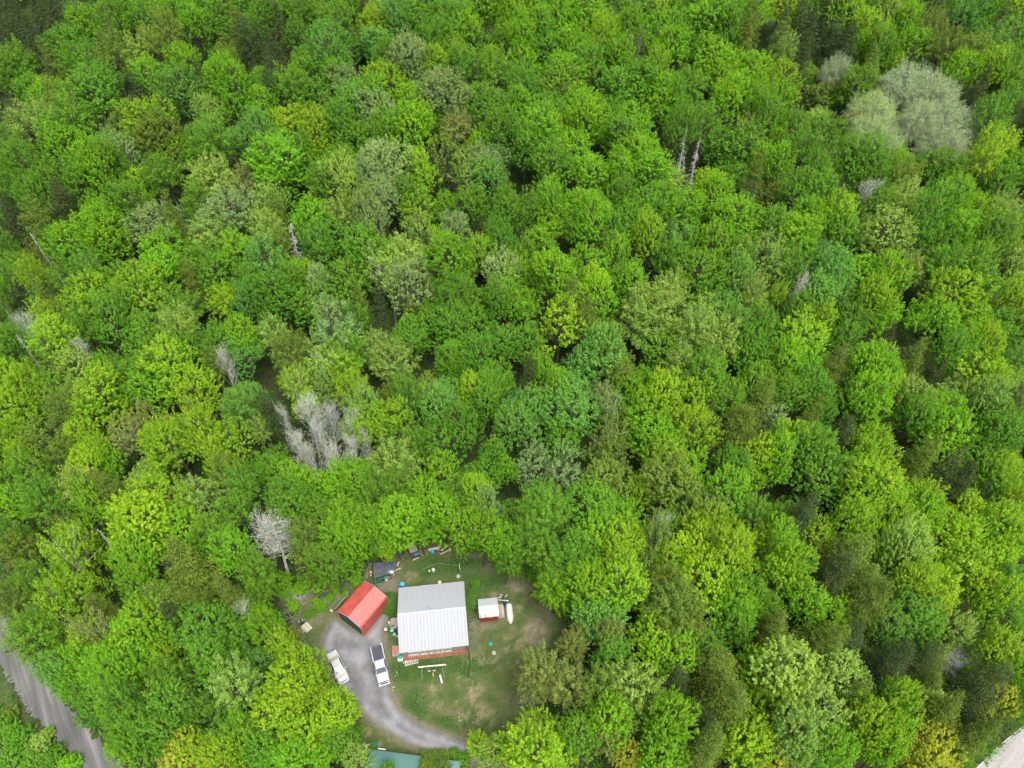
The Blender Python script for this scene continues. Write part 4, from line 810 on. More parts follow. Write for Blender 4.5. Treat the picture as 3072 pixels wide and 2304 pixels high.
# the wood beyond the frame: one mass
rg = np.random.default_rng(9); vv, tt_ = [], []
for i, (x, y, r_, hz) in enumerate(outer):
    me = KIND['B'][i % 9][0]; nv = len(me.vertices)
    if i < 9:
        a_ = np.empty(nv * 3, np.float32); me.vertices.foreach_get('co', a_); OUT = globals().setdefault('OUT', {}); OUT[i] = a_.reshape(-1, 4, 3)
    q_ = OUT[i % 9]; sel = rg.choice(len(q_), 520, replace=False); q_ = q_[sel]
    c_ = q_.mean(1, keepdims=True); q_ = c_ + (q_ - c_) * 4.4
    a_ = rg.random() * 6.28; rot = np.array([[cos(a_), -sin(a_), 0], [sin(a_), cos(a_), 0], [0, 0, 1]])
    vv.append((q_.reshape(-1, 3) @ rot.T) * [r_, r_, r_ * hz] + [x, y, float(gz(x, y))]); tt_.append(np.full(520, rg.random()))
M['outer'] = leaf_mat('outer_leaf', fixed=(.14, .32, .035), spread=.35)
me = np_mesh('surrounding_forest', np.vstack(vv), 4, M['outer'], {'tint': np.concatenate(tt_)})
o = bpy.data.objects.new('surrounding_forest', me); coll.objects.link(o)
tag(o, 'green forest going on beyond the edges of the view', 'forest', kind='stuff')
print('outer', len(outer))
# ---------------------------------------------------------------- labels that single each tree out
LM = [('white-roofed house', 1295, 1850), ('red metal garage', 1080, 1830), ('gravel road', 150, 2080), ('great pale willow', 2760, 330), ('grey leafless poplars', 970, 1320), ('white pickup', 1145, 2005), ('paved road corner', 3020, 2260), ('little red shed', 1470, 1830)]
VIS = [(to_px((i[3], i[4], i[5])), i) for i in items]
NC = dict(z='silvery grey', v='deep green', b='bright', g='green', y='lime', Y='golden', l='pale', o='olive', d='dark', c='bluish', p='silvery', k='khaki', s='grey', w='whitish', r='reddish')
NK = dict(B='round crown', O='ragged crown', F='feathery crown', W='willow', H='hemlock', S='spruce', D='snag', A='poplar', G='leafless tree', U='bush')
ROWS = ['at top edge', 'near top', 'in upper part', 'above middle', 'below middle', 'in lower part', 'near bottom', 'at bottom edge']
COLS = ['far left', 'left', 'half left', 'centre left', 'centre right', 'half right', 'right', 'far right']
def label_for(look, u, v, k, col, it):
    nb_ = sorted(((math.hypot(a - u, b_ - v), a, b_, j) for (a, b_), j in VIS if j is not it and not (j[1] == k and j[2] == col)), key=lambda q: q[0])[:14]
    reg_ = ROWS[int(min(7, max(0, v / 288)))] + ' ' + COLS[int(min(7, max(0, u / 384)))]
    for d, a, b_, j in nb_:
        dx, dy = u - a, v - b_
        side = ('right of' if dx > 0 else 'left of') if abs(dx) > abs(dy) else ('above' if dy < 0 else 'below')
        lab = f"{look} {side} {NC[j[2]]} {NK[j[1]]} {reg_}"
        if lab not in seen: return lab
    return lab
seen = {}
for it in items:
    t, k, col, x, y, zc, r_, fl = it
    u, v = to_px((x, y, zc))
    wpx = 2 * r_ * FOC / depth((x, y, zc))
    size = 'large' if wpx > 130 else 'small' if wpx < 75 else 'medium'
    look = f"{size} {CW[col]} {KW[k]}" if k not in 'AG' else f"{size} {KW[k]}"
    lab = label_for(look, u, v, k, col, it)
    seen[lab] = 1
    t['label'] = lab
    t['kind'] = 'thing'
    t['group'] = {'U': 'bushes round the clearing', 'D': 'dead snags standing in the forest', 'A': 'leafless poplars in the forest', 'S': 'spruces in the forest', 'H': 'hemlocks in the forest', 'W': 'pale willows'}.get(k, 'leafy trees of the forest')
print('trees', nlisted, 'fill', fill)
# ---------------------------------------------------------------- undergrowth and lawn, beyond counting
ug = np.random.default_rng(5)
n = 10000
yy = ug.uniform(-46, 175, n * 2); xx = ug.uniform(-1, 1, n * 2) * (66 + .58 * (yy + 43))
dd_ = np.maximum.reduce([inside(YARD, xx, yy), inside(DRIVE, xx, yy), inside(ROAD_L, xx, yy), inside(ROAD_R, xx, yy)])
ok = (dd_ < -.25) & ((fbm(xx, yy, 6, 61) > .30) | (inside(VERGE, xx, yy) > 0))
for g in GAPS[:5]: ok &= np.hypot(xx - g[0], yy - g[1]) > g[2] * .8
xx, yy = xx[ok][:n], yy[ok][:n]
per = 40
rad = ug.uniform(.5, 1.7, len(xx))
d3 = unit(ug.normal(size=(len(xx), per, 3)) + [0, 0, .7])
c3 = np.stack([xx, yy, gz(xx, yy) + rad * .15], -1)[:, None] + d3 * rad[:, None, None] * (.4 + .6 * ug.random((len(xx), per, 1))) * [1, 1, .75]
v = cards(c3.reshape(-1, 3), (d3 + [0, 0, .7] + ug.normal(size=d3.shape) * .4).reshape(-1, 3), ug.uniform(.10, .2, len(xx) * per), ug)
M['under'] = leaf_mat('undergrowth', fixed=(.085, .215, .022), spread=.5)
me = np_mesh('undergrowth', v, 4, M['under'], {'tint': np.repeat(ug.random(len(xx)), per)})
o = bpy.data.objects.new('undergrowth', me); coll.objects.link(o)
tag(o, 'low green undergrowth on the forest floor between the trunks', 'undergrowth', kind='stuff')
# grass tufts
n = 150000
X0, X1, Y0, Y1 = -36, 14, -26, 22
gx_, gy_ = ug.uniform(X0, X1, n), ug.uniform(Y0, Y1, n)
iy = inside(YARD, gx_, gy_) + 3.0 * (fbm(gx_, gy_, 2.6, 3) - .5); idr = inside(DRIVE, gx_, gy_)
def lookup(A, x, y):
    i = np.clip(np.searchsorted(xs, x) - 1, 0, nx - 2); j = np.clip(np.searchsorted(ys, y) - 1, 0, ny - 2); return A[j, i]
dens = 1.0 - .75 * lookup(dirt, gx_, gy_) - .3 * lookup(straw, gx_, gy_)
ok = (iy > -.6) & (idr < -.05) & (ug.random(n) < dens) & (fbm(gx_, gy_, 1.4, 71) > .34)
gx_, gy_ = gx_[ok], gy_[ok]
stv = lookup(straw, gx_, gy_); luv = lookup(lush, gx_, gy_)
nt_ = len(gx_)
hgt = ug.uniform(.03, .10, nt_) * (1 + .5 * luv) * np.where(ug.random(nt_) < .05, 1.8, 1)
dr_ = ug.normal(size=(nt_, 3)) * [1, 1, 0]
base = np.stack([gx_, gy_, gz(gx_, gy_) + .02], -1)
side_ = unit(np.cross(dr_, [0, 0, 1.])) * hgt[:, None] * .55
lean_ = unit(dr_) * hgt[:, None] * ug.uniform(.3, 1.4, (nt_, 1))
v = np.stack([base - side_, base + side_, base + lean_ + np.array([0, 0, 1.]) * hgt[:, None]], 1).reshape(-1, 3)
def grass_mat():
    m, nt, b = mat_base('grass_blades')
    at = attr(nt, 'tint'); geo = N(nt, 'ShaderNodeNewGeometry')
    c = ramp(nt, at, [(0, (.036, .078, .016)), (.35, (.064, .100, .025)), (.6, (.102, .114, .046)), (1, (.25, .22, .13))])
    mr = N(nt, 'ShaderNodeMapRange'); mr.inputs['To Min'].default_value = .6; mr.inputs['To Max'].default_value = 1.45
    nt.links.new(geo.outputs['Random Per Island'], mr.inputs['Value'])
    h = N(nt, 'ShaderNodeHueSaturation'); nt.links.new(mr.outputs[0], h.inputs['Value']); nt.links.new(c, h.inputs['Color'])
    nt.links.new(h.outputs[0], b.inputs['Base Color']); b.inputs['Roughness'].default_value = .7; b.inputs['Specular IOR Level'].default_value = .2
    return m
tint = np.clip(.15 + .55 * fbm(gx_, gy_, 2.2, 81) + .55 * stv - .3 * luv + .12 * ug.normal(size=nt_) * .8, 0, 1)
me = np_mesh('lawn_grass', v, 3, grass_mat(), {'tint': tint})
o = bpy.data.objects.new('lawn_grass', me); coll.objects.link(o)
tag(o, 'short patchy lawn grass around the white-roofed house', 'grass', kind='stuff')

# ================================================================ buildings
def ribs_panel(mb, w, l, n, x0=0.0, h=.035, rw=.04, th=.02):
    """one roofing sheet lying in the xy plane, ribs along y"""
    mb.box((x0 + w / 2, l / 2, -th / 2), (w - .004, l, th))
    for i in range(n):
        x = x0 + w * (i + .5) / n
        mb.add([(x - rw, 0, 0.001), (x + rw, 0, 0.001), (x + rw * .45, 0, h), (x - rw * .45, 0, h), (x - rw, l, 0.001), (x + rw, l, 0.001), (x + rw * .45, l, h), (x - rw * .45, l, h)],
               [(0, 1, 2, 3), (7, 6, 5, 4), (1, 5, 6, 2), (0, 3, 7, 4), (3, 2, 6, 7)])
    return mb
def slope(parent, name, w, yeave, ridge_y, zeave, zridge, mat_, panels, ribs, x0=None, hole=None):
    """a roof slope of separate sheets, children of an object called name"""
    x0 = -w / 2 if x0 is None else x0
    l = math.hypot(ridge_y - yeave, zridge - zeave)
    pw = w / panels
    me = ribs_panel(MB(), pw, l, ribs).mesh('roof_panel'); me.materials.append(mat_)
    root = MB()
    # purlins under the sheets carry the slope
    for k in (.08, .5, .92): root.box((w / 2, l * k, -.06), (w - .1, .08, .06))
    r_ = root.build(name, M['wood'], parent)
    ang = atan2(zridge - zeave, abs(ridge_y - yeave))
    if ridge_y > yeave: r_.location = (x0, yeave, zeave); r_.rotation_euler = (ang, 0, 0)
    else: r_.location = (x0 + w, yeave, zeave); r_.rotation_euler = (ang, 0, pi)
    for i in range(panels): share('roof_panel', me, r_, (i * pw, 0, R.uniform(-.002, .002)))
    return r_
# ---- the white-roofed house
H = thing('house', 'house with white metal gable roof and a reddish board base in the lawn', 'house', (-11.20, -0.20, 0), radians(6.4))
wl = MB()
wl.box((0, 0, 1.70), (8.9, 8.7, 3.4))
wl.add([(-4.4, -4.34, 3.36), (-4.4, 4.34, 3.36), (-4.4, 0, 5.10), (4.4, -4.34, 3.36), (4.4, 4.34, 3.36), (4.4, 0, 5.10)], [(0, 1, 2), (5, 4, 3), (0, 2, 5, 3), (2, 1, 4, 5)])
wl.build('wall', M['wall'], H)
bm_ = MB().box((0, 0, .055), (8.88, .07, .105)).mesh('board'); bm_.materials.append(M['rust'])
cl = MB().box((0.05, -4.47, .6), (8.95, .05, 1.18)).build('base_cladding', M['brown'], H)
for i in range(11): share('board', bm_, cl, (0.05, -4.53 + R.uniform(-.008, .008), i * .11))
MB().box((-.75, -4.44, 1.42), (5.9, .18, .36)).build('sill_band', M['beige'], H)
wx = [(-3.4, -2.35, 1), (-2.28, -2.06, 0), (-1.98, -.95, 1), (-.82, -.22, 1), (-.14, .06, 0), (.14, .75, 1), (.86, 1.28, 2), (1.36, 2.35, 1)]
for a, b_, t_ in wx:
    fr = MB()
    w = b_ - a; cx = (a + b_) / 2
    for dx in (a + .04, b_ - .04): fr.box((dx, -4.50, 2.12), (.10, .14, 1.02))
    for dz in (1.65, 2.59): fr.box((cx, -4.502, dz), (w - .20, .14, .10))
    if t_ == 1 and w > .8: fr.box((cx, -4.505, 2.12), (.05, .11, .86))
    f = fr.build('window', M['white'], H)
    MB().box((cx, -4.40, 2.12), (w - .20, .03, .86)).build('pane', M['beige'] if t_ == 2 else M['glass'], f)
MB().box((-.55, -4.48, 2.69), (6.0, .16, .07)).build('window_head', M['white'], H)
slope(H, 'roof_slope', 9.4, -4.72, 0, 3.5, 5.3, M['white_metal'], 10, 2)
slope(H, 'roof_slope', 9.4, 4.72, 0, 3.5, 5.3, M['zinc'], 10, 2)
mb = MB()
for s in (-1, 1): mb.box((0, s * .10, 5.335), (9.44, .22, .015), rx=-s * radians(20.9))
mb.tube([(-4.72, 0, 5.37), (4.72, 0, 5.37)], .02, 5)
mb.build('ridge_cap', M['zinc'], H)
for s in (-1, 1):
    mb = MB()
    for q in (-1, 1): mb.box((s * 4.72, q * 2.36, 4.4), (.04, 5.06, .16), rx=-q * radians(20.9))
    mb.build('rake_trim', M['white'], H)
MB().box((0, -4.74, 3.43), (9.4, .04, .13)).build('fascia', M['white'], H)
MB().box((0, 4.74, 3.43), (9.4, .04, .13)).build('fascia', M['white'], H)
mb = MB().lathe((-.35, .45, 5.05), [(.06, 0), (.06, .45), (.09, .46), (.09, .52)], 10); mb.build('vent_pipe', M['zinc'], H)
MB().box((4.30, -4.56, 1.75), (.12, .12, 3.4)).build('downpipe', M['brown'], H)
d_ = MB().box((4.47, 1.0, 1.05), (.05, .95, 2.0)).build('door', M['beige'], H)
MB().lathe((4.51, .65, 1.05), [(.03, 0), (.03, .06)], 8).build('handle', M['chrome'], d_)
# porch of boards on the left
p = PX(1187, 1868, .5)
po = thing('porch_platform', 'small grey board porch at the left side of the house', 'porch', (p[0] + .1, p[1], 0), radians(6.4))
fr = MB()
for x in (-.75, .75):
    for y in (-.75, .75): fr.box((x, y, .2), (.1, .1, .4))
fr.box((0, -.75, .38), (1.7, .05, .12)); fr.box((0, .75, .38), (1.7, .05, .12)); fr.build('frame', M['wood'], po)
pk = MB().box((0, 0, .0), (1.7, .24, .035)).mesh('plank'); pk.materials.append(M['wood'])
for i in range(6): share('plank', pk, po, (0, -.66 + i * .265, .46 + R.uniform(0, .006)))
# brown landing near the front left corner
p = PX(1189, 1953, .4)
ld = thing('landing', 'brown boxed wooden landing beside the front left corner of the house', 'landing', (p[0], p[1], 0), radians(6.4))
MB().box((0, 0, .18), (.95, 1.25, .34)).build('floor', M['rust'], ld)
for (c, d) in (((-.5, 0, .33), (.08, 1.4, .62)), ((.1, .68, .33), (1.12, .08, .62)), ((.1, -.68, .33), (1.12, .08, .62))): MB().box(c, d).build('side_board', M['wood'], ld)
# ---- red garage
G = thing('metal_garage', 'red metal garage with rounded eaves and a dark green front', 'garage', (-21.57, 1.86, 0), radians(-34.0))
W2, L2 = 2.28, 2.8
prof = [(-W2, 0, ), (-W2, 2.70), (-W2 + .06, 2.87), (-W2 + .22, 2.99), (0, 3.70), (W2 - .22, 2.99), (W2 - .06, 2.87), (W2, 2.70), (W2, 0)]
def metal_strip(name, pts, mat_, parent, y0, y1, nr):
    mb = MB()
    ys_ = np.linspace(y0, y1, nr * 4 + 1)
    rows = []
    for i, y in enumerate(ys_):
        hgt = .020 if i % 4 == 2 else 0.0
        rows.append((y, hgt))
    b0 = 0
    for (y, hgt) in rows:
        for j, (x, z) in enumerate(pts):
            a = pts[max(0, j - 1)]; c = pts[min(len(pts) - 1, j + 1)]
            nx_, nz_ = -(c[1] - a[1]), (c[0] - a[0]); l = math.hypot(nx_, nz_)
            mb.v.append((x + nx_ / l * hgt, y, z + nz_ / l * hgt))
    k = len(pts)
    for i in range(len(rows) - 1):
        for j in range(k - 1): mb.f.append((i * k + j, i * k + j + 1, (i + 1) * k + j + 1, (i + 1) * k + j))
    o = mb.build(name, mat_, parent)
    so_ = o.modifiers.new('solid', 'SOLIDIFY'); so_.thickness = .012
    return o
metal_strip('left_side', prof[:4], M['red_metal'], G, -L2, L2, 22)
metal_strip('left_roof', prof[3:5], M['red_metal'], G, -L2, L2, 22)
metal_strip('right_roof', prof[4:6], M['red_lit'], G, -L2, L2, 22)
metal_strip('right_side', prof[5:], M['red_metal'], G, -L2, L2, 22)
inner = [(x * .975, z - .03) for x, z in prof]
mb = MB(); nP = len(inner)
mb.add([(x, -L2 + .10, max(0, z)) for x, z in inner] + [(x, -L2 + .14, max(0, z)) for x, z in inner], [tuple(range(nP)), tuple(reversed(range(nP, 2 * nP)))] + [(i, i + nP, (i + 1) % nP + nP, (i + 1) % nP) for i in range(nP)])
gw = mb.build('front_wall', M['green_wall'], G)
for i in range(6):
    MB().box((0, -L2 + .075, .22 + .40 * i), (3.4, .03, .37)).build('door_panel', M['green_wall'], gw)
mb = MB()
mb.add([(x, L2 - .14, max(0, z)) for x, z in inner] + [(x, L2 - .10, max(0, z)) for x, z in inner], [tuple(range(nP)), tuple(reversed(range(nP, 2 * nP)))] + [(i, i + nP, (i + 1) % nP + nP, (i + 1) % nP) for i in range(nP)])
mb.build('back_wall', M['green_wall'], G)
for y in (-L2 - .015, L2 + .015): MB().tube([(x, y, z + .012) for x, z in prof], .028, 5).build('edge_trim', M['zinc'], G)
# board leaning on its left side
p = PX(1019, 1817, .5)
bo = thing('leaning_sheet', 'pale grey sheet leaning on the left side of the red garage', 'board', (p[0] - .05, p[1] + .2, 0), radians(-34.5))
MB().box((0, 0, .72), (.05, 2.2, 1.5), ry=radians(28)).build('sheet', M['beige'], bo)
MB().box((-.5, -1.3, .06), (.45, .25, .12)).build('block', M['beige'], bo)
# ---- little red shed
S = thing('garden_shed', 'little red shed with a white metal roof streaked red along its eave', 'shed', (-3.42, 1.70, 0), radians(6.2))
MB().box((0, 0.05, .95), (2.55, 2.45, 1.9)).build('wall', M['red_wall'], S)
gb = MB(); gb.add([(-1.27, -1.17, 1.88), (-1.27, 1.27, 1.88), (-1.27, .3, 2.28), (1.27, -1.17, 1.88), (1.27, 1.27, 1.88), (1.27, .3, 2.28)], [(0, 1, 2), (5, 4, 3), (0, 2, 5, 3), (2, 1, 4, 5)])
gb.build('gable', M['red_wall'], S)
rs = slope(S, 'roof_slope', 2.86, -1.42, .3, 1.95, 2.36, M['shed_roof'], 3, 3)
slope(S, 'roof_slope', 2.86, 1.45, .3, 1.95, 2.36, M['shed_roof'], 3, 3)
MB().box((0, .3, 2.385), (2.88, .3, .012)).build('ridge_cap', M['white_metal'], S)
MB().lathe((-.65, .22, 2.38), [(.07, 0), (.06, .1), (.0, .13)], 8).build('roof_knob', M['zinc'], S)
for x, ln, w in ((.08, .72, .05), (.22, .55, .06), (.86, .62, .07), (.95, .40, .05), (1.62, .45, .05), (1.78, .5, .04)):
    MB().add([(x - w, .02, .026), (x + w, .02, .026), (x + w * .3, ln, .026), (x - w * .3, ln, .026)], [(0, 1, 2, 3)]).build('paint_streak', M['paint_streak'], rs)
MB().box((.55, -1.20, 1.15), (.8, .035, 1.5)).build('door', M['red_wall'], S)
MB().box((.25, -1.245, 1.35), (.42, .03, .09)).build('door_sign', M['white'], S)
# ---- lean-to with the dark felt roof
q4 = [PX(*a, 1.9) for a in ((1119, 1690), (1190, 1681), (1184, 1716), (1121, 1736))]
cx, cy = sum(a[0] for a in q4) / 4, sum(a[1] for a in q4) / 4
LT = thing('lean_to', 'open lean-to with a flat dark felt roof behind the red garage', 'shed', (cx, cy, 0))
rel = [(a[0] - cx, a[1] - cy) for a in q4]
MB().prism(list(reversed(rel)), 1.86, 1.93).build('roof', M['felt'], LT)
for a in rel: MB().box((a[0] * .9, a[1] * .9, .93), (.1, .1, 1.86)).build('post', M['wood'], LT)
w_ = MB(); a, b_ = Vector((*rel[0], 0)) * .95, Vector((*rel[3], 0)) * .95; m_ = (a + b_) / 2
w_.box((m_.x, m_.y, .95), ((b_ - a).length, .04, 1.7), rz=atan2((b_ - a).y, (b_ - a).x)); w_.build('side_wall', M['dark'], LT)
a, b_ = Vector((*rel[0], 0)) * .92, Vector((*rel[1], 0)) * .92; m_ = (a + b_) / 2
MB().box((m_.x, m_.y, .95), ((b_ - a).length, .04, 1.7), rz=atan2((b_ - a).y, (b_ - a).x)).build('back_wall', M['brown'], LT)
for i in range(3):
    k = (i + .5) / 3; a = Vector((*rel[0], 0)).lerp(Vector((*rel[1], 0)), k); b_ = Vector((*rel[3], 0)).lerp(Vector((*rel[2], 0)), k); m_ = (a + b_) / 2
    MB().box((m_.x, m_.y, 1.945), (.03, (b_ - a).length * .98, .02), rz=atan2((b_ - a).y, (b_ - a).x) + pi / 2).build('felt_seam', M['dark'], LT)
# ---- teal roofed building at the bottom edge
a = PX(1112, 2248, 2.4); b_ = PX(1262, 2268, 2.4)
ang = atan2(b_[1] - a[1], b_[0] - a[0]); Lb = math.hypot(b_[0] - a[0], b_[1] - a[1])
T = thing('teal_building', 'low building with a teal ribbed metal roof at the bottom of the photo', 'building', (a[0], a[1], 0), ang)
MB().box((Lb / 2, -3.3, 1.15), (Lb - .5, 6.2, 2.3)).build('wall', M['wall'], T)
me = ribs_panel(MB(), Lb / 8, 3.6, 3, h=.03, rw=.06).mesh('roof_panel'); me.materials.append(M['tealroof'])
for s in (0, 1):
    rt = MB()
    for k in (.1, .5, .9): rt.box((Lb / 2, 3.6 * k, -.06), (Lb - .1, .08, .06))
    rt = rt.build('roof_slope', M['wood'], T)
    if s == 0: rt.location = (Lb, 0, 2.4); rt.rotation_euler = (radians(12), 0, pi)
    else: rt.location = (0, -7.04, 2.4); rt.rotation_euler = (radians(12), 0, 0)
    for i in range(8): share('roof_panel', me, rt, (i * Lb / 8, 0, R.uniform(-.003, .003)))
MB().box((Lb / 2, -3.52, 3.16), (Lb + .04, .3, .03)).build('ridge_cap', M['tealroof'], T)
q_ = PX(1352, 2281, 2.2)
T3 = thing('teal_shed', 'small shed with a pale teal roof among vines at the bottom edge', 'shed', (q_[0], q_[1], 0), ang)
MB().box((0, -1.3, 1.05), (2.2, 2.3, 2.1)).build('wall', M['wall'], T3)
me3 = ribs_panel(MB(), .85, 2.6, 3, h=.03, rw=.06).mesh('roof_panel'); me3.materials.append(M['tealroof'])
for i in range(3): share('roof_panel', me3, T3, (-1.275 + i * .85, -2.6, 2.14), (radians(3), 0, 0))
p = PX(1145, 2247, 2.5)
o = thing('white_board', 'white board lying on the top edge of the teal roof', 'board', (p[0], p[1], 2.50), ang)
MB().box((0, 0, 0), (1.0, .14, .05)).build('plank', M['white'], o)
p = PX(1099, 2245, 2.0)
o = thing('white_pipe', 'bent white pipe beside the left end of the teal roof', 'pipe', (p[0], p[1], 1.6))
MB().tube([(0, -.7, 0), (.05, -.2, .6), (.1, .3, .9), (.45, .35, .9)], .09, 8).build('pipe', M['white'], o, True)
p = PX(1016, 2266, 1.5)
o = thing('white_post', 'short leaning white post among dark bushes at the bottom left', 'post', (p[0], p[1], 0))
MB().box((0, 0, 1.0), (.16, .12, 2.0), ry=radians(-14), rx=radians(12)).build('post', M['white'], o)
MB().tube([(.1, 0, .9), (1.1, -.05, .95)], .035, 6).build('rail', M['beige'], o)
# ================================================================ vehicles
def car_loft(secs):
    """secs: (x, half width bottom, half width top, z bottom, z top)"""
    rings = []
    for x, wb, wt_, zb, zt in secs:
        zm = zb + (zt - zb) * .55
        rings.append([(x, -wb * .96, zb), (x, -wb, zb + .1), (x, -wb, zm), (x, -wt_, zt - .04), (x, -wt_ * .9, zt), (x, wt_ * .9, zt), (x, wt_, zt - .04), (x, wb, zm), (x, wb, zb + .1), (x, wb * .96, zb)])
    return MB().loft([list(reversed(r_)) for r_ in rings])
def wheels(t, xs_, hw, rad=.33):
    for x in xs_:
        for s in (-1, 1):
            mb = MB().lathe((0, 0, -.1), [(rad * .62, 0), (rad, .02), (rad, .18), (rad * .62, .2)], 20)
            o = mb.build('wheel', M['rubber'], t, True); o.location = (x, s * hw, rad); o.rotation_euler = (pi / 2, 0, 0)
            r_ = MB().lathe((0, 0, -.105), [(rad * .15, 0), (rad * .6, .01), (rad * .6, .2), (rad * .15, .21)], 12).build('rim', M['chrome'], o)
def glassq(mb, q): mb.add(q, [(0, 1, 2, 3)]); return mb
p0 = (-18.28, -6.05)
TR = thing('pickup_truck', 'white pickup truck with a dark covered bed parked on the gravel drive', 'pickup', (p0[0], p0[1], 0.02), radians(-71.5))
wm = M['truck_white']
car_loft([(-2.68, .80, .76, .42, 1.02), (-2.60, .86, .82, .38, 1.06), (-.55, .88, .84, .34, 1.08), (-.50, .88, .84, .34, 1.08)]).build('bed', wm, TR, False, .02)
MB().box((-1.60, 0, 1.085), (2.02, 1.44, .03)).build('bed_cover', M['bed'], TR)
for s in (-1, 1): MB().box((-1.60, s * .80, 1.11), (2.16, .11, .07)).build('bed_rail', M['white'], TR, bevel=.02)
MB().box((-2.72, .66, 1.12), (.14, .26, .10)).build('tailgate_corner', M['white'], TR)
car_loft([(-.50, .88, .83, .34, 1.06), (1.05, .88, .83, .34, 1.05), (1.15, .88, .82, .34, 1.04), (2.30, .85, .74, .36, .96), (2.52, .82, .68, .40, .84), (2.62, .76, .62, .44, .72)]).build('body', wm, TR, False, .03)
cab = MB()
cab.loft([[(-.48, -.80, 1.04), (-.48, .80, 1.04), (-.42, .66, 1.60), (-.42, -.66, 1.60)], [(-.2, -.80, 1.04), (-.2, .80, 1.04), (-.25, .66, 1.66), (-.25, -.66, 1.66)],
          [(.62, -.80, 1.04), (.62, .80, 1.04), (.62, .64, 1.65), (.62, -.64, 1.65)], [(1.34, -.80, 1.03), (1.34, .80, 1.03), (.72, .62, 1.60), (.72, -.62, 1.60)]])
cab.build('cab', wm, TR, False, .03)
glassq(MB(), [(1.30, -.72, 1.085), (1.30, .72, 1.085), (.765, .58, 1.60), (.765, -.58, 1.60)]).build('windscreen', M['glass'], TR)
glassq(MB(), [(-.495, .7, 1.1), (-.495, -.7, 1.1), (-.445, -.6, 1.52), (-.445, .6, 1.52)]).build('rear_window', M['glass'], TR)
for s in (-1, 1):
    glassq(MB(), [(-.3, s * .805, 1.1), (1.1, s * .805, 1.1), (.66, s * .665, 1.57), (-.28, s * .685, 1.57)]).build('side_window', M['glass'], TR)
    m_ = MB().box((1.0, s * .98, 1.12), (.12, .2, .16)).build('mirror', M['dark'], TR, bevel=.02)
    MB().box((2.60, s * .58, .72), (.06, .3, .16)).build('headlight', M['lamp'], TR)
    MB().box((-2.70, s * .70, .80), (.04, .16, .3)).build('tail_light', M['red_light'], TR)
    for k in range(1): MB().box((.25, s * .885, .68), (1.05, .012, .62)).build('door', wm, TR, bevel=.01)
    MB().box((1.90, s * .60, 1.0), (1.1, .02, .016), ry=radians(4.2)).build('hood_crease', M['truck_white'], TR)
MB().box((2.63, 0, .68), (.06, .84, .2)).build('grille', M['dark'], TR)
MB().box((2.50, 0, .925), (.10, 1.36, .03)).build('hood_gap', M['dark'], TR)
MB().box((2.74, 0, .52), (.16, 1.62, .16)).build('front_bumper', M['truck_white'], TR, bevel=.04)
MB().box((-2.74, 0, .52), (.14, 1.60, .16)).build('rear_bumper', M['chrome'], TR, bevel=.03)
wheels(TR, (-1.72, 1.70), .80, .35)
CA = thing('white_car', 'cream white saloon car half hidden under the lime green tree by the drive', 'car', (-24.12, -6.35, 0.02), radians(-58.5))
wm = M['car_white']
car_loft([(-2.24, .70, .58, .42, .80), (-2.12, .80, .68, .34, .90), (-1.4, .85, .74, .28, .95), (0, .86, .76, .26, .96), (1.0, .86, .76, .26, .95), (1.75, .84, .70, .28, .86), (2.10, .78, .60, .32, .76), (2.25, .66, .5, .38, .64)]).build('body', wm, CA, False, .04)
cab = MB()
cab.loft([[(-1.55, -.70, .93), (-1.55, .70, .93), (-1.50, .60, .96), (-1.50, -.60, .96)], [(-1.2, -.72, .93), (-1.2, .72, .93), (-.80, .55, 1.36), (-.80, -.55, 1.36)],
          [(.3, -.73, .93), (.3, .73, .93), (.28, .55, 1.38), (.28, -.55, 1.38)], [(1.15, -.70, .92), (1.15, .70, .92), (1.08, .6, .95), (1.08, -.6, .95)]])
cab.build('roof', wm, CA, False, .04)
glassq(MB(), [(1.09, -.62, .985), (1.09, .62, .985), (.38, .52, 1.365), (.38, -.52, 1.365)]).build('windscreen', M['glass'], CA)
glassq(MB(), [(-1.47, .60, 1.02), (-1.47, -.60, 1.02), (-.90, -.52, 1.36), (-.90, .52, 1.36)]).build('rear_window', M['beige'], CA)
for s in (-1, 1):
    glassq(MB(), [(-1.0, s * .742, .98), (.95, s * .742, .98), (.30, s * .590, 1.33), (-.72, s * .590, 1.33)]).build('side_window', M['glass'], CA)
    MB().box((.75, s * .93, .98), (.10, .2, .12)).build('mirror', wm, CA, bevel=.02)
    MB().box((2.20, s * .52, .62), (.06, .28, .12)).build('headlight', M['lamp'], CA)
    MB().box((-2.22, s * .56, .70), (.05, .24, .14)).build('tail_light', M['red_light'], CA)
sp = MB().box((-2.10, 0, 1.10), (.30, 1.44, .04)).build('spoiler', wm, CA, bevel=.015)
for s in (-1, 1): MB().box((-2.08, s * .6, .99), (.1, .05, .2)).build('spoiler_leg', wm, sp)
MB().box((2.22, 0, .70), (.05, .9, .05)).build('grille', M['dark'], CA)
MB().box((1.45, .1, .918), (.38, .5, .012), rz=.3, ry=radians(7)).build('rust_patch', M['beige'], CA)
MB().box((2.30, 0, .44), (.14, 1.4, .18)).build('front_bumper', wm, CA, bevel=.05)
wheels(CA, (-1.35, 1.38), .78, .31)
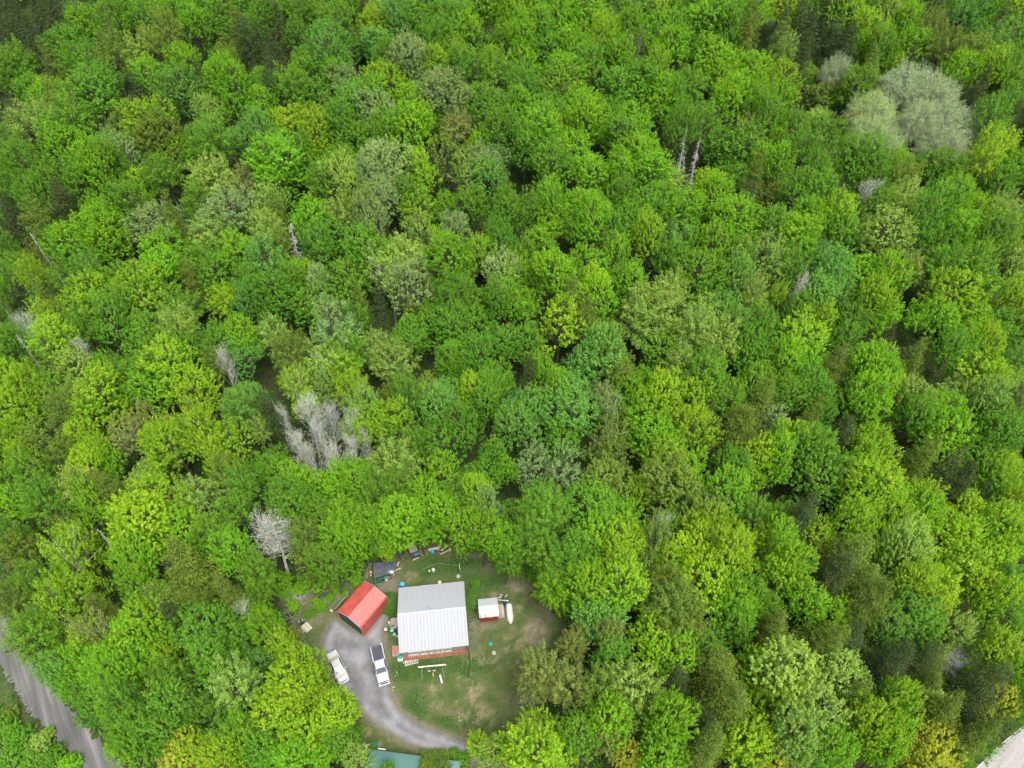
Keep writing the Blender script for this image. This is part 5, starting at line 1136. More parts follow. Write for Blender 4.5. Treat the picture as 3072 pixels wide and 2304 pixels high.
# ================================================================ things lying about
def small(name, label, cat, px, py, z=0.0, rz=0.0, group=None, h=0.0):
    q = PX(px, py, h); return thing(name, label, cat, (q[0], q[1], z), rz, group)
def barrel(t, mat_, r_=.29, h=.88, open_=False, inner='dark'):
    pr = [(r_ * .9, 0), (r_, .05), (r_, h * .3), (r_ * 1.04, h * .33), (r_, h * .36), (r_, h * .64), (r_ * 1.04, h * .67), (r_, h * .7), (r_ * .97, h)]
    if open_: pr += [(r_ * .90, h), (r_ * .88, h * .4)]
    MB().lathe((0, 0, 0), pr, 20).build('body', mat_, t, True)
    if not open_:
        MB().lathe((0, 0, h), [(r_ * .95, 0), (r_ * .95, .03), (r_ * .8, .035)], 20).build('lid', mat_, t)
        MB().lathe((r_ * .4, 0, h + .03), [(.05, 0), (.05, .03)], 8).build('bung', M[inner], t)
t = small('blue_barrel', 'closed blue barrel standing behind the rear left corner of the house', 'barrel', 1208, 1755, h=.5); barrel(t, M['lblue'], .30, .9)
MB().tube([(-.2, .1, .9), (-.25, .15, 1.25), (-.27, -.35, 1.2), (-.28, -.5, .3)], .035, 6).build('hose_arm', M['lblue'], t)
t = small('blue_barrel', 'open blue barrel standing in front of the white bench', 'barrel', 1298, 1655, h=.4); barrel(t, M['lblue'], .27, .75, True)
t = small('bench', 'white board bench at the lawn edge behind the open blue barrel', 'bench', 1302, 1647, rz=radians(12), h=.4)
MB().box((0, 0, .42), (1.75, .36, .05)).build('seat', M['white'], t)
MB().box((0, .2, .46), (1.75, .05, .08)).build('back_rail', M['beige'], t)
for s in (-1, 1): MB().box((s * .7, 0, .2), (.07, .32, .4)).build('leg', M['white'], t)
t = small('log_round', 'pale cut log round standing right of the white bench', 'log', 1326, 1652, h=.2)
MB().lathe((0, 0, 0), [(.17, 0), (.18, .2), (.17, .38)], 12).build('log', M['brown'], t)
MB().lathe((0, 0, .382), [(.155, 0), (.15, .008)], 12).build('cut_face', M['cream'], t)
t = small('timber_beam', 'pale timber beam lying slantwise beyond the log round', 'timber', 1335, 1657, rz=radians(30))
MB().box((0, 0, .1), (1.55, .12, .1)).build('beam', M['cream'], t)
t = small('cream_box', 'cream box at the upper end of the pale timber beam', 'box', 1351, 1652, rz=radians(12))
MB().box((0, 0, .16), (.34, .40, .3)).build('box', M['white'], t, bevel=.02); MB().box((0, .24, .2), (.3, .06, .36)).build('flap', M['cream'], t)
for i, (x, y, a) in enumerate(((1313, 1660, 35), (1318, 1662, 50))):
    t = small('stick', ['upper', 'lower'][i] + ' thin pale stick lying below the white bench', 'stick', x, y, rz=radians(a)); MB().box((0, 0, .04), (.55, .04, .03)).build('stick', M['wood'], t)
t = small('wire_basket', 'green grey wire basket tub under the bushes at the lawn edge', 'basket', 1371, 1656, h=.2)
for z_, r_ in ((.05, .33), (.2, .40), (.36, .46)):
    MB().tube([(r_ * cos(a) * 1.1, r_ * sin(a) * .8, z_) for a in np.linspace(0, 2 * pi, 17)], .018, 5).build('hoop', M['zinc'], t)
for a in np.linspace(0, 2 * pi, 13)[:-1]: MB().tube([(.33 * cos(a) * 1.1, .33 * sin(a) * .8, .05), (.46 * cos(a) * 1.1, .46 * sin(a) * .8, .36)], .010, 4).build('wire', M['green'], t)
t = small('dark_pot', 'small dark pot with a pale top at the lawn edge', 'pot', 1396, 1668)
MB().lathe((0, 0, 0), [(.12, 0), (.17, .25)], 10).build('pot', M['dark'], t); MB().lathe((0, 0, .24), [(.09, 0), (.08, .03)], 8).build('fill', M['white'], t)
t = small('white_drum', 'white upright drum on the lawn behind the house', 'drum', 1300, 1710, h=.45)
MB().lathe((0, 0, 0), [(.24, 0), (.26, .04), (.26, .66), (.22, .76), (.10, .80), (.0, .81)], 20).build('drum', M['white'], t, True)
t = small('small_tub', 'little pale tub beside the white drum', 'tub', 1288, 1713, h=.15)
MB().lathe((0, 0, 0), [(.12, 0), (.15, .24), (.12, .24), (.10, .1)], 12).build('tub', M['cream'], t)
t = small('clothesline_pole', 'white clothesline pole rising behind the house', 'pole', 1381, 1716)
MB().tube([(0, 0, 0), (-.03, 0, 2.1)], .045, 8).build('pole', M['white'], t); MB().tube([(-.03, -.45, 2.02), (-.03, .45, 2.02)], .03, 6).build('crossbar', M['white'], t)
q = PX(1381, 1716); c0 = PX(1265, 1712, 1.6)
t = thing('clothesline', 'thin line strung from the white pole towards the white drum', 'line', (q[0], q[1], 0))
MB().tube([(0, 0, 2.0), (-1.6, .35, 1.75), (-3.2, .6, 1.7), (c0[0] - q[0], c0[1] - q[1], 1.85)], .012, 4).build('cord', M['zinc'], t)
for i, (x, y, mt_, r_) in enumerate(((1375, 1729, 'zinc', .30), (1319, 1747, 'cream', .28), (1472, 1931, 'teal', .31), (1482, 1959, 'zinc', .30))):
    t = small('stepping_stone' if i != 2 else 'well_cover', ['grey stepping disc by the clothesline pole', 'faded round disc in the grass right behind the house', 'teal round tank lid in the lawn', 'grey round slab in the lawn below the teal lid'][i], 'slab' if i != 2 else 'lid', x, y)
    MB().lathe((0, 0, 0), [(r_, 0), (r_ * .98, .05), (r_ * .6, .07)], 18).build('disc', M[mt_], t)
    MB().lathe((0, 0, .07), [(.08, 0), (.07, .03)], 10).build('hub', M['stone'] if i != 2 else M['green'], t)
# utility bin with blue side
t = small('storage_bin', 'grey-lidded storage bin with a bright blue side at the lawn corner', 'bin', 1241, 1655, rz=radians(24), h=.7)
MB().box((0, 0, .55), (1.15, 1.5, 1.1)).build('body', M['tarp'], t, bevel=.04)
MB().box((0, .28, 1.14), (1.25, 1.15, .09), rx=radians(-6)).build('lid', M['wood'], t, bevel=.02)
MB().box((.22, -.72, .72), (.72, .14, .75), rx=radians(18)).build('blue_panel', M['blue'], t, bevel=.02)
MB().tube([(-.6, -1.0, .1), (.5, -.95, .14)], .05, 6).build('pole', M['cream'], t)
# ladder-like mast left of the lean-to
a, b_ = Vector(PX(1111, 1690, 1.0)), Vector(PX(1098, 1735, 1.0))
t = thing('lattice_mast', 'pale lattice mast lying left of the dark lean-to roof', 'mast', tuple(b_))
d = a - b_; nrm = Vector((-d.y, d.x, 0)).normalized() * .14
for s in (-1, 1): MB().tube([nrm * s, d + nrm * s], .035, 6).build('rail', M['wood'], t)
for i in range(8): k = (i + .5) / 8; MB().tube([d * k - nrm, d * min(1, k + .06) + nrm], .018, 4).build('rung', M['wood'], t)
# clutter at the front of the lean-to
t = small('yellow_sack', 'yellow sack at the left wall of the lean-to', 'sack', 1112, 1714, h=.9); MB().lathe((0, 0, 0), [(.15, 0), (.24, .3), (.22, .7), (.1, .95), (0, 1.0)], 10).build('sack', M['yellow'], t, True)
t = small('maroon_sack', 'maroon sack below the yellow one', 'sack', 1112, 1725, h=.5); MB().lathe((0, 0, 0), [(.15, 0), (.22, .2), (.2, .5), (.05, .65)], 10).build('sack', M['pink'], t, True)
t = small('green_bucket', 'green lidded bucket standing in front of the lean-to', 'bucket', 1157, 1732, h=.6); MB().lathe((0, 0, 0), [(.2, 0), (.26, .62)], 14).build('body', M['cream'], t); MB().lathe((0, 0, .62), [(.29, 0), (.29, .05), (.2, .08)], 14).build('lid', M['green'], t)
t = small('white_jug', 'white jug just below the green bucket', 'jug', 1159, 1741, h=.2); MB().lathe((0, 0, 0), [(.1, 0), (.14, .1), (.12, .3), (.04, .38)], 10).build('jug', M['white'], t, True)
t = small('pink_jug', 'little pink container right of the green bucket', 'container', 1166, 1731, h=.3); MB().lathe((0, 0, 0), [(.08, 0), (.12, .1), (.1, .4)], 8).build('jug', M['pink'], t)
t = small('white_bag', 'white bag beside the jeans-blue cloth at the lean-to', 'bag', 1180, 1722, h=.4); MB().lathe((0, 0, 0), [(.12, 0), (.2, .15), (.15, .35), (.0, .42)], 9).build('bag', M['white'], t, True)
t = small('blue_cloth', 'pale blue cloth heaped over the lean-to front corner', 'cloth', 1174, 1716, z=1.93, h=1.95)
v_ = MB()
for i in range(9): a_ = i * .7; v_.tube([(0, 0, .08), (.3 * cos(a_), .22 * sin(a_), .10), (.5 * cos(a_ + .3), .34 * sin(a_ + .3), .01)], [.12, .08, .02], 5)
v_.build('cloth', mat('pale_cloth', (.36, .42, .50), .9, var=.3), t, True)
t = small('timber_pole', 'pale pole lying across the right end of the lean-to front', 'pole', 1187, 1711, z=1.0, rz=radians(24), h=1.0); MB().tube([(-.8, 0, 0), (.8, 0, .05)], .05, 6).build('pole', M['cream'], t)
t = small('white_boards', 'short white board hanging at the right edge of the lean-to', 'board', 1194, 1692, z=1.6, rz=radians(72), h=1.6); MB().box((0, 0, 0), (.8, .12, .06)).build('board', M['white'], t)
t = small('garden_rack', 'green tubular frame between the lean-to and the garage', 'frame', 1125, 1742, z=0, h=.6)
MB().tube([(0, 0, .9), (.35, -.95, .85)], .04, 6).build('bar', M['teal'], t); MB().tube([(0, 0, .9), (1.3, .35, .8)], .04, 6).build('bar', M['teal'], t)
for q_ in ((0, 0), (.35, -.95), (1.3, .35)): MB().tube([(q_[0], q_[1], 0), (q_[0], q_[1], .9)], .03, 6).build('leg', M['green'], t)
t = small('green_tarp', 'dark green tarp spread under the tubular frame', 'tarp', 1138, 1745); MB().box((0, 0, .25), (1.5, .5, .4), rz=.25, top=.7).build('tarp', M['green_wall'], t, bevel=.08)
t = small('dark_scrap', 'dark scrap heap in front of the lean-to', 'heap', 1172, 1726)
mb = MB()
for i in range(12): mb.box((R.gauss(0, .3), R.gauss(0, .2), R.uniform(.1, .4)), (R.uniform(.1, .4), R.uniform(.1, .3), R.uniform(.05, .3)), rz=R.random() * 3, rx=R.random())
mb.build('scrap', M['brown'], t)
t = small('stump', 'cut stump between the lean-to and the blue bin', 'stump', 1204, 1678); MB().lathe((0, 0, 0), [(.26, 0), (.2, .1), (.19, .32), (.17, .33)], 11).build('stump', M['wood'], t)
# along the left side of the house
t = small('lid_can', 'green bin with a pale green lid left of the house', 'bin', 1176, 1892, h=.5); MB().lathe((0, 0, 0), [(.17, 0), (.22, .6)], 14).build('body', M['green'], t); MB().lathe((0, 0, .6), [(.24, 0), (.22, .06), (.05, .09)], 14).build('lid', mat('pale_green_lid', (.18, .42, .27), .5), t)
t = small('green_chair', 'teal garden chair beside the green bin', 'chair', 1180, 1885, h=.4, rz=.4)
MB().box((0, 0, .42), (.5, .5, .05)).build('seat', M['teal'], t, bevel=.02); MB().box((0, .24, .70), (.5, .05, .55)).build('backrest', M['teal'], t, bevel=.02)
for a_ in (-1, 1):
    for b2 in (-1, 1): MB().box((a_ * .2, b2 * .2, .2), (.05, .05, .4)).build('leg', M['teal'], t)
t = small('pale_bag', 'pale mint bag on the ground below the porch', 'bag', 1176, 1882, h=.3); MB().lathe((0, 0, 0), [(.14, 0), (.22, .15), (.18, .35), (.0, .42)], 9).build('bag', mat('mint_plastic', (.42, .55, .48), .6), t, True)
t = small('black_sacks', 'pile of black sacks against the left wall of the house', 'sacks', 1192, 1890, h=.4)
mb = MB()
for x, y in ((0, 0), (.15, .4), (.1, -.4)): mb.lathe((x, y, 0), [(.2, 0), (.3, .2), (.24, .5), (.05, .68)], 10)
mb.build('sacks', M['dark'], t, True)
t = small('blue_bin', 'small bin with a blue lid below the green bin', 'bin', 1183, 1902, h=.4); MB().box((0, 0, .22), (.42, .36, .44)).build('body', M['white'], t, bevel=.03); MB().box((0, 0, .46), (.30, .26, .05)).build('lid', M['lblue'], t, bevel=.02)
t = small('white_can', 'white can by the house wall below the blue-lidded bin', 'can', 1193, 1909, h=.2); MB().lathe((0, 0, 0), [(.13, 0), (.13, .36)], 12).build('can', M['white'], t)
t = small('kettle_grill', 'white kettle grill on dark legs beside the drive', 'grill', 1157, 1889, h=.7)
MB().lathe((0, 0, .62), [(.05, 0), (.22, .05), (.28, .16)], 14).build('bowl', M['dark'], t, True); MB().lathe((0, 0, .78), [(.29, 0), (.25, .12), (.12, .20), (0, .22)], 14).build('lid', M['white'], t, True)
for k in range(3): MB().tube([(.12 * cos(k * 2.1), .12 * sin(k * 2.1), .65), (.34 * cos(k * 2.1), .34 * sin(k * 2.1), 0)], .018, 5).build('leg', M['dark'], t)
t = small('cream_bucket', 'cream bucket above the kettle grill', 'bucket', 1167, 1867, h=.3); MB().lathe((0, 0, 0), [(.13, 0), (.17, .34), (.13, .34), (.12, .1)], 12).build('bucket', M['cream'], t)
t = small('hose_stand', 'pale upright spout beside the porch', 'spout', 1170, 1880); MB().tube([(0, 0, 0), (0, 0, .7), (-.08, .3, .9)], .03, 6).build('pipe', mat('mint_pipe', (.4, .55, .5), .5), t)
t = small('garden_cart', 'white garden cart heaped with a teal bag at the front left corner', 'cart', 1201, 1971, h=.4, rz=radians(5))
MB().box((0, -.05, .28), (.72, 1.0, .42), top=1.12).build('tub', M['white'], t, bevel=.05)
MB().lathe((0, .05, .45), [(.33, 0), (.36, .12), (.26, .3), (.0, .38)], 14).build('teal_bag', M['teal'], t, True)
for s in (-1, 1):
    o = MB().lathe((0, 0, -.04), [(.14, 0), (.14, .08)], 12).build('wheel', M['rubber'], t); o.location = (s * .4, -.3, .14); o.rotation_euler = (0, pi / 2, 0)
MB().tube([(-.3, .5, .5), (-.35, .75, .6), (.1, .8, .62)], .02, 5).build('handle', M['white'], t)
for i, (x, y, s) in enumerate(((1217, 1983, .5), (1212, 1988, .3), (1228, 1980, .35))):
    t = small('stone_slab', ['largest', 'smallest', 'right'][i] + ' grey stone slab at the foot of the garden cart', 'slab', x, y, rz=i * .6); MB().box((0, 0, .05), (s * 1.3, s, .1), top=.9).build('slab', M['stone'], t, bevel=.02)
a, b_ = PX(1214, 1993), PX(1255, 1984)
t = thing('aluminium_ladder', 'white ladder lying in the grass in front of the house', 'ladder', (a[0], a[1], .06), atan2(b_[1] - a[1], b_[0] - a[0]))
Ll = math.hypot(b_[0] - a[0], b_[1] - a[1])
for s in (-1, 1): MB().box((Ll / 2, s * .23, .03), (Ll, .07, .09), rz=-s * .04).build('rail', M['white'], t)
for i in range(8): MB().box((Ll * (i + .5) / 8, 0, .04), (.075, .44, .05)).build('rung', M['cream'], t)
MB().box((Ll / 2, 0, -.03), (Ll * .95, .40, .02)).build('dark_backing', M['dark'], t)  # dark sheet under the ladder, darkens the gaps between rungs
a, b_ = PX(1254, 2002, 1.9), PX(1338, 1994, 1.9)
t = thing('swing_set', 'swing frame with a pale green top beam on the front lawn', 'swing set', (a[0], a[1], 0), atan2(b_[1] - a[1], b_[0] - a[0]))
Ll = math.hypot(b_[0] - a[0], b_[1] - a[1])
MB().box((Ll / 2, 0, 1.92), (Ll, .15, .15)).build('top_beam', mat('pale_green_paint', (.50, .55, .44), .6, var=.1), t, bevel=.02)
for x in (.5, Ll - .55):
    for s in (-1, 1): MB().tube([(x, 0, 1.85), (x + (.15 if x > 1 else -.15), s * .95, 0)], .04, 6).build('leg', M['wood'], t)
for x in (Ll * .36, Ll * .55):
    sw = MB().box((x, -.12, .48), (.42, .18, .04)).build('swing_seat', M['pink'] if x > 2 else M['wood'], t)
    for s in (-1, 1): MB().tube([(x + s * .2, -.1, .5), (x + s * .2, 0, 1.86)], .008, 4).build('rope', M['zinc'], sw)
t = small('toy_slide', 'narrow white slide lying below the swing frame', 'slide', 1323, 2036, rz=radians(-72), h=.2)
MB().box((0, 0, .12), (1.15, .2, .05), ry=radians(8)).build('chute', M['white'], t, bevel=.02)
for s in (-1, 1): MB().box((0, s * .11, .16), (1.15, .03, .1), ry=radians(8)).build('side', M['white'], t)
t = small('pink_toy', 'faded pink toy horse below the swing frame', 'toy', 1300, 2024, rz=radians(-80))
MB().box((0, 0, .22), (.5, .2, .2), top=.8).build('body', M['pink'], t, bevel=.05); MB().box((.3, 0, .35), (.16, .12, .25)).build('head', M['white'], t, bevel=.04)
for a_ in (-1, 1):
    for b2 in (-1, 1): MB().box((a_ * .18, b2 * .07, .08), (.05, .05, .16)).build('leg', M['brown'], t)
for i, (x, y, a_, l_) in enumerate(((1262, 2030, 10, .8), (1330, 2012, -28, 1.3), (1278, 2008, 70, .5))):
    t = small('fallen_stick', ['short brown branch on the lawn left of the toy horse', 'long brown branch on the lawn under the swing frame', 'thin twig lying under the swing beam'][i], 'branch', x, y, rz=radians(a_))
    MB().tube([(-l_ / 2, 0, .04), (0, .06, .06), (l_ / 2, 0, .03)], [.035, .03, .015], 5).build('branch', M['brown'], t)
for i, (x, y) in enumerate(((1187, 2028), (1177, 2070), (1191, 2018), (1181, 2062), (1420, 2167), (1378, 2152), (1510, 2180), (1525, 2183), (1380, 2162))):
    t = small('litter', ['pale scrap of litter beside the pickup front', 'white scrap in the grass below the pickup', 'pinkish scrap beside the pickup door', 'white scrap just below the pickup bumper', 'pale scrap on the lower lawn', 'upright white scrap on the lower lawn', 'small white scrap near the dirt patch', 'tiny white scrap beside the dirt patch', 'lower half of the torn white scrap on the lower lawn'][i], 'litter', x, y, rz=i)
    MB().box((0, 0, .03), (R.uniform(.12, .35), .1, .05), ry=.2).build('scrap', M['white'] if i % 3 else M['cream'], t)
# black hose from the right front corner of the house
q = [PX(*a) for a in ((1400, 1938), (1408, 1962), (1409, 1990), (1406, 2015), (1404, 2034))]
t = thing('drain_hose', 'long black hose running down the lawn from the front right corner of the house', 'hose', (q[0][0], q[0][1], 0))
MB().tube([(a[0] - q[0][0], a[1] - q[0][1], .06) for a in q], .065, 7).build('hose', M['dark'], t, True)
# around the little shed
a = PX(1529, 1855, .3)
t = thing('upturned_boat', 'white boat lying upside down right of the little red shed', 'boat', (a[0] + .02, a[1] + .75, 0), radians(-84))
secs = []
for k in np.linspace(0, 1, 11):
    x = -1.5 + 3.0 * k; w = .46 * (1 - max(0, (k - .62) / .38) ** 2 * .78) * (.86 + .14 * min(1, k / .15)); h_ = .42 * (1 - .15 * k)
    secs.append([(x, -w, .05), (x, -w, .14), (x, -w * .86, h_ * .8), (x, -w * .5, h_), (x, w * .5, h_), (x, w * .86, h_ * .8), (x, w, .14), (x, w, .05)])
MB().loft([list(reversed(s)) for s in secs]).build('hull', M['white'], t, False, .03)
MB().box((-.05, 0, .425), (2.7, .06, .05)).build('keel', M['white'], t)
MB().tube([(s[0][0], s[0][1] - .01, .08) for s in secs], .03, 5).build('gunwale', M['beige'], t); MB().tube([(s[7][0], s[7][1] + .01, .08) for s in secs], .03, 5).build('gunwale', M['beige'], t)
t = small('wooden_pallet', 'grey weathered deck boards between the red shed and the boat', 'pallet', 1503, 1833, rz=radians(6), h=.25)
MB().box((0, 0, .10), (.80, 2.0, .16)).build('bearers', M['brown'], t)
pm = MB().box((0, 0, 0), (.16, 2.1, .035)).mesh('plank'); pm.materials.append(M['wood'])
for i in range(5): share('plank', pm, t, (-.36 + i * .18, R.uniform(-.05, .05), .20 + R.uniform(0, .01)), (0, 0, R.uniform(-.02, .02)))
t = small('loose_batten', 'long pale batten lying on the grey deck boards', 'batten', 1508, 1829, z=.26, rz=radians(-82), h=.3); MB().box((0, 0, 0), (1.5, .07, .05)).build('batten', M['cream'], t)
t = small('stone_block', 'small bluish block at the lower end of the deck boards', 'block', 1502, 1846, z=.22, h=.3); MB().box((0, 0, .08), (.26, .32, .16)).build('block', M['stone'], t, bevel=.02)
t = small('white_beam', 'white beam reaching right from the shed roof corner', 'beam', 1510, 1801, rz=radians(-5), z=.7, h=.75)
MB().box((0, 0, .06), (1.6, .12, .09)).build('beam', M['white'], t, bevel=.01)
for x in (-.6, .6): MB().box((x, 0, -.32), (.08, .1, .72)).build('prop', M['wood'], t)
t = small('junk_heap', 'heap of dark and reddish junk behind the white beam', 'heap', 1510, 1791)
for mt_, n_ in (('pink', 5), ('zinc', 7), ('dark', 8), ('white', 3)):
    mb = MB()
    for i in range(n_): mb.box((R.gauss(0, .34), R.gauss(0, .20), R.uniform(.08, .35)), (R.uniform(.1, .45), R.uniform(.05, .2), R.uniform(.04, .2)), rz=R.random() * 3, rx=R.random())
    mb.build('junk', M[mt_], t)
t = small('teal_tarp_heap', 'dark teal tarp heap above the upturned boat', 'heap', 1517, 1812)
mb = MB()
for i in range(7): mb.lathe((R.gauss(0, .18), R.gauss(0, .15), 0), [(.16, 0), (.18, .1), (.08, R.uniform(.2, .35)), (0, .36)], 7)
mb.build('tarp', M['green_wall'], t, True)
t = small('shed_boulder', 'mossy grey boulder in the bush right of the house', 'boulder', 1410, 1786)
MB().lathe((0, 0, 0), [(.3, 0), (.34, .15), (.22, .34), (0, .4)], 8).build('rock', M['stone'], t, True)
# left of the garage: tarp pile, pallets, brushwood
t = small('tarp_pile', 'crumpled dark grey tarp heap left of the red garage', 'tarp', 978, 1799)
rt = np.random.default_rng(3); n_ = 26; gxx, gyy = np.meshgrid(np.linspace(-1, 1, n_), np.linspace(-1, 1, n_))
rr_ = np.hypot(gxx, gyy); ht = np.clip(1 - rr_ ** 2, 0, 1) ** .5 * .5 * (.55 + .9 * fbm(gxx * 3 + 9, gyy * 3, 1, 5)) + .10 * np.abs(np.sin(gxx * 9 + 3 * gyy + 2 * np.sin(gyy * 4)))* (rr_ < 1)
mb = MB(); mb.v = [(float(a) * (1.05 + .12 * sin(b_ * 7)), float(b_) * 1.05 + .1 * sin(a * 6), max(.0, float(c))) for a, b_, c in zip(gxx.ravel(), gyy.ravel(), ht.ravel())]
mb.f = [(i * n_ + j, i * n_ + j + 1, (i + 1) * n_ + j + 1, (i + 1) * n_ + j) for i in range(n_ - 1) for j in range(n_ - 1) if rr_[i, j] < 1.02]
mb.build('tarp', M['tarp'], t, True)
t = small('slatted_crate', 'weathered slatted pallet tipped in the weeds left of the garage', 'pallet', 920, 1882, rz=radians(-42), h=.2)
for y in (-.45, 0, .45): MB().box((0, y, .10), (1.3, .09, .12)).build('runner', M['brown'], t)
pm = MB().box((0, 0, 0), (.12, 1.05, .03)).mesh('slat'); pm.materials.append(M['cream'])
for i in range(7): share('slat', pm, t, (-.6 + i * .2, 0, .19), (R.uniform(-.02, .02), 0, R.uniform(-.04, .04)))
t = small('broken_boards', 'broken grey boards at the lower end of the tipped pallet', 'boards', 917, 1894, rz=.3)
mb = MB()
for i in range(7): mb.box((R.gauss(0, .3), R.gauss(0, .25), .08 + i * .03), (R.uniform(.5, .9), .12, .03), rz=R.uniform(-.6, 1.0))
mb.build('boards', M['wood'], t)
t = small('dark_engine_box', 'dark box with two white ends above the tipped pallet', 'box', 905, 1869, rz=.5)
MB().box((0, 0, .2), (.75, .45, .4)).build('box', M['dark'], t, bevel=.03)
for s in (-1, 1): MB().box((s * .25, .1, .44), (.12, .26, .1)).build('white_end', M['white'], t, bevel=.02)
def brush(name, label, px, py, n_, rad_, mt_, seed, ln=1.2, h=.1, r0=.03, cat='brushwood'):
    t = small(name, label, cat, px, py); r2 = random.Random(seed); mb = MB()
    for i in range(n_):
        a_ = r2.random() * 6.28; c = Vector((r2.gauss(0, rad_), r2.gauss(0, rad_ * .7), r2.uniform(.03, h + .25))); l_ = ln * r2.uniform(.4, 1.1)
        d = Vector((cos(a_), sin(a_), r2.uniform(-.1, .25))) * l_ / 2
        mb.tube([c - d, c + Vector((r2.gauss(0, .06), r2.gauss(0, .06), .05)), c + d], [r0 * r2.uniform(.6, 1), r0 * .7, r0 * .25], 4, False)
        for q in range(3):
            e = c + d * r2.uniform(-.4, .9); mb.tube([e, e + Vector((r2.gauss(0, .22), r2.gauss(0, .22), r2.uniform(0, .2)))], [r0 * .4, r0 * .12], 3, False)
    mb.build('branches', M[mt_], t); return t
brush('brush_pile', 'pale tangle of dead branches in the weeds left of the tarp heap', 872, 1790, 26, .9, 'dead_wood', 4, 2.2)
brush('brush_pile', 'long pale dead sticks beside the black box and pallet', 878, 1846, 16, 1.0, 'wood', 5, 2.0)
brush('brush_pile', 'grey twig heap beside the white car under the trees', 905, 1942, 34, .45, 'dead_wood', 6, .9, r0=.018)
brush('brush_pile', 'brown brush heap in the gap between trees right of centre', 1748, 1490, 60, 1.3, 'brown', 8, 2.2)
brush('brush_pile', 'grey brushwood in the dark gap of the upper right wood', 2625, 1048, 30, 1.4, 'dead_wood', 9, 4.5, r0=.045)
brush('brush_pile', 'whitish crate remains in the weeds above the tarp heap', 966, 1745, 8, .4, 'cream', 10, .8)
for tt, (px, py) in (('brush_pile.003', (1748, 1490)), ('brush_pile.004', (2625, 1048))):
    o = bpy.data.objects.get(tt)
    if o: q = on_ground(px, py, .2); o.location = (q[0], q[1], float(gz(q[0], q[1])) + .1); o.scale = (1.5, 1.5, 1.5)
t = small('pale_boards', 'two pale boards in the weeds above the tarp heap', 'boards', 968, 1748, rz=.2)
for i in range(2): MB().box((0, i * .3, .06 + i * .03), (.9, .2, .04), rz=i * .3).build('board', M['cream'], t)
# orange-topped markers below the car
t = small('garden_gnome_stake', 'white stake with an orange cap beside the drive', 'marker', 1062, 2176, h=.5)
MB().tube([(0, -.1, 0), (0, 0, .8)], .045, 6).build('stake', M['white'], t); MB().lathe((0, 0, .76), [(.16, 0), (.10, .15), (0, .2)], 9).build('cap', M['orange'], t)
t = small('orange_bucket', 'orange tipped bucket in the grass beside the stake', 'bucket', 1079, 2185, rz=.5)
o = MB().lathe((0, 0, -.15), [(.11, 0), (.16, .3), (.12, .3), (.1, .1)], 12).build('bucket', M['orange'], t); o.location = (0, 0, .16); o.rotation_euler = (1.2, 0, .4)
t = small('blue_tarp', 'crumpled blue tarp beside the top edge of the teal roof', 'tarp', 1128, 2236)
mb = MB()
for i in range(9): mb.lathe((R.gauss(0, .25), R.gauss(0, .2), 0), [(.2, 0), (.22, .12), (.1, R.uniform(.25, .5)), (0, .5)], 7)
mb.build('tarp', M['blue'], t, True)
t = small('grey_junk', 'grey junk heap left of the blue tarp', 'heap', 1110, 2236)
mb = MB()
for i in range(10): mb.box((R.gauss(0, .4), R.gauss(0, .15), R.uniform(.1, .35)), (R.uniform(.15, .5), R.uniform(.1, .3), R.uniform(.05, .25)), rz=R.random() * 3)
mb.build('junk', M['tarp'], t)
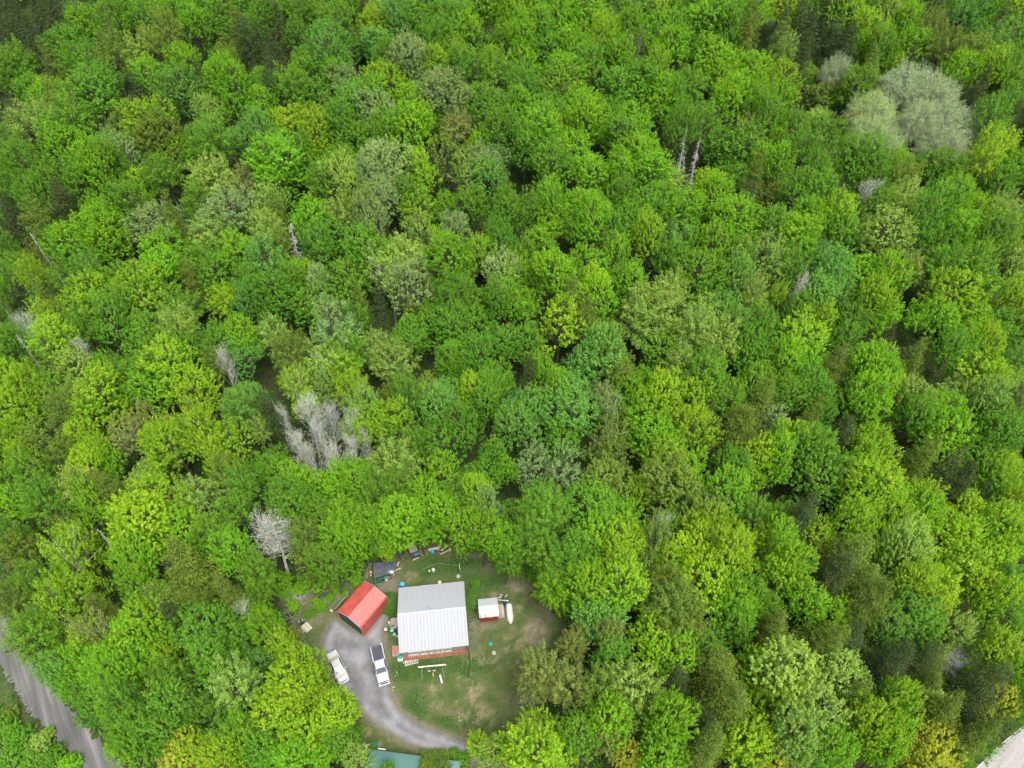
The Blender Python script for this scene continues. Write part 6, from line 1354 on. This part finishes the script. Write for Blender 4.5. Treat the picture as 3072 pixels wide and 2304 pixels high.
# leaning pale trunks
for i, (x1, y1, h1, x2, y2, h2, r_) in enumerate(((97, 1881, 6.0, 222, 1957, 1.0, .11), (195, 1972, .6, 228, 1988, .3, .08), (476, 598, 9, 560, 640, 4, .10), (2372, 590, 11.5, 2388, 640, 6, .12), (2394, 592, 11.8, 2376, 640, 6, .12), (1255, 870, 6.5, 1262, 925, 0, .14), (1225, 858, 8, 1250, 905, 1, .12), (2050, 430, 10, 2052, 520, 1, .2), (2108, 450, 9, 2078, 520, 1, .17))):
    a, b_ = on_ground(x1, y1, h1), on_ground(x2, y2, h2)
    t = thing('leaning_snag', ['long pale dead trunk leaning over the edge of the gravel road', 'short pale dead branch near the gravel road edge', 'thin pale trunk leaning in the upper left forest', 'left pale stem of the forked dead top at upper right', 'right pale stem of the forked dead top at upper right', 'right whitish birch stem in the middle of the forest', 'left whitish birch stem in the middle of the forest', 'upright reddish grey broken stem in the upper forest', 'slanting pale broken stem in the upper forest'][i], 'trunk', b_)
    d = Vector(a) - Vector(b_)
    mb = MB().tube([(0, 0, 0), d * .5 + Vector((0, 0, .15)), d], [r_, r_ * .75, r_ * .3], 7); mb.build('stem', M['pale_bark'] if i != 7 else M['dead_wood'], t)
    mb = MB()
    for q in range(7):
        s = d * R.uniform(.3, .95); mb.tube([s, s + Vector((R.gauss(0, .7), R.gauss(0, .5), R.uniform(0, .8)))], [r_ * .3, .01], 4, False)
    mb.build('branches', M['pale_bark'], t)
# ================================================================ road edges
a, b_ = PX(2905, 2325), PX(3090, 2166)
pts = [PX(2880, 2352), PX(2929, 2302), PX(2990, 2241), PX(3035, 2205), PX(3078, 2171), PX(3200, 2085)]
t = thing('guard_rail', 'pale steel guard rail along the edge of the paved road', 'guard rail', (pts[1][0], pts[1][1], 0))
o0 = Vector(pts[1])
mb = MB()
for z_, r_ in ((.60, .07), (.70, .06), (.80, .07)): mb.tube([Vector(p) - o0 + Vector((0, 0, z_)) for p in pts], r_, 6)
mb.build('rail', M['guard'], t)
L_ = 0
for i in range(len(pts) - 1):
    p, q = Vector(pts[i]) - o0, Vector(pts[i + 1]) - o0; n_ = max(1, int((q - p).length / 2))
    for k in range(n_):
        c = p.lerp(q, k / n_); MB().box((c.x - .12, c.y + .12, .38), (.12, .12, .76)).build('post', M['wood'], t)
rs_ = np.random.default_rng(12)
for k, (xa, ya, xb, yb, n_, lab) in enumerate(((50, 1905, 170, 2085, 26, 'right'), (20, 2030, 100, 2150, 40, 'left'))):
    me = MB().lathe((0, 0, 0), [(.5, 0), (.6, .25), (.35, .5), (0, .6)], 6).mesh('stone'); me.materials.append(M['stone'])
    for i in range(n_):
        f = rs_.random(); q = PX(xa + (xb - xa) * f + rs_.normal() * 6, ya + (yb - ya) * f + rs_.normal() * 6); s = rs_.uniform(.07, .20)
        o = bpy.data.objects.new('roadside_stone', me); coll.objects.link(o); o['kind'] = 'thing'; o.location = (q[0], q[1], .01); o.scale = (s, s * rs_.uniform(.6, 1), s * .7); o.rotation_euler = (0, 0, rs_.random() * 6)
        tag(o, f'small grey stone scattered along the {lab} edge of the gravel road', 'stone', f'stones along the {lab} edge of the gravel road')
bpy.context.view_layer.update()
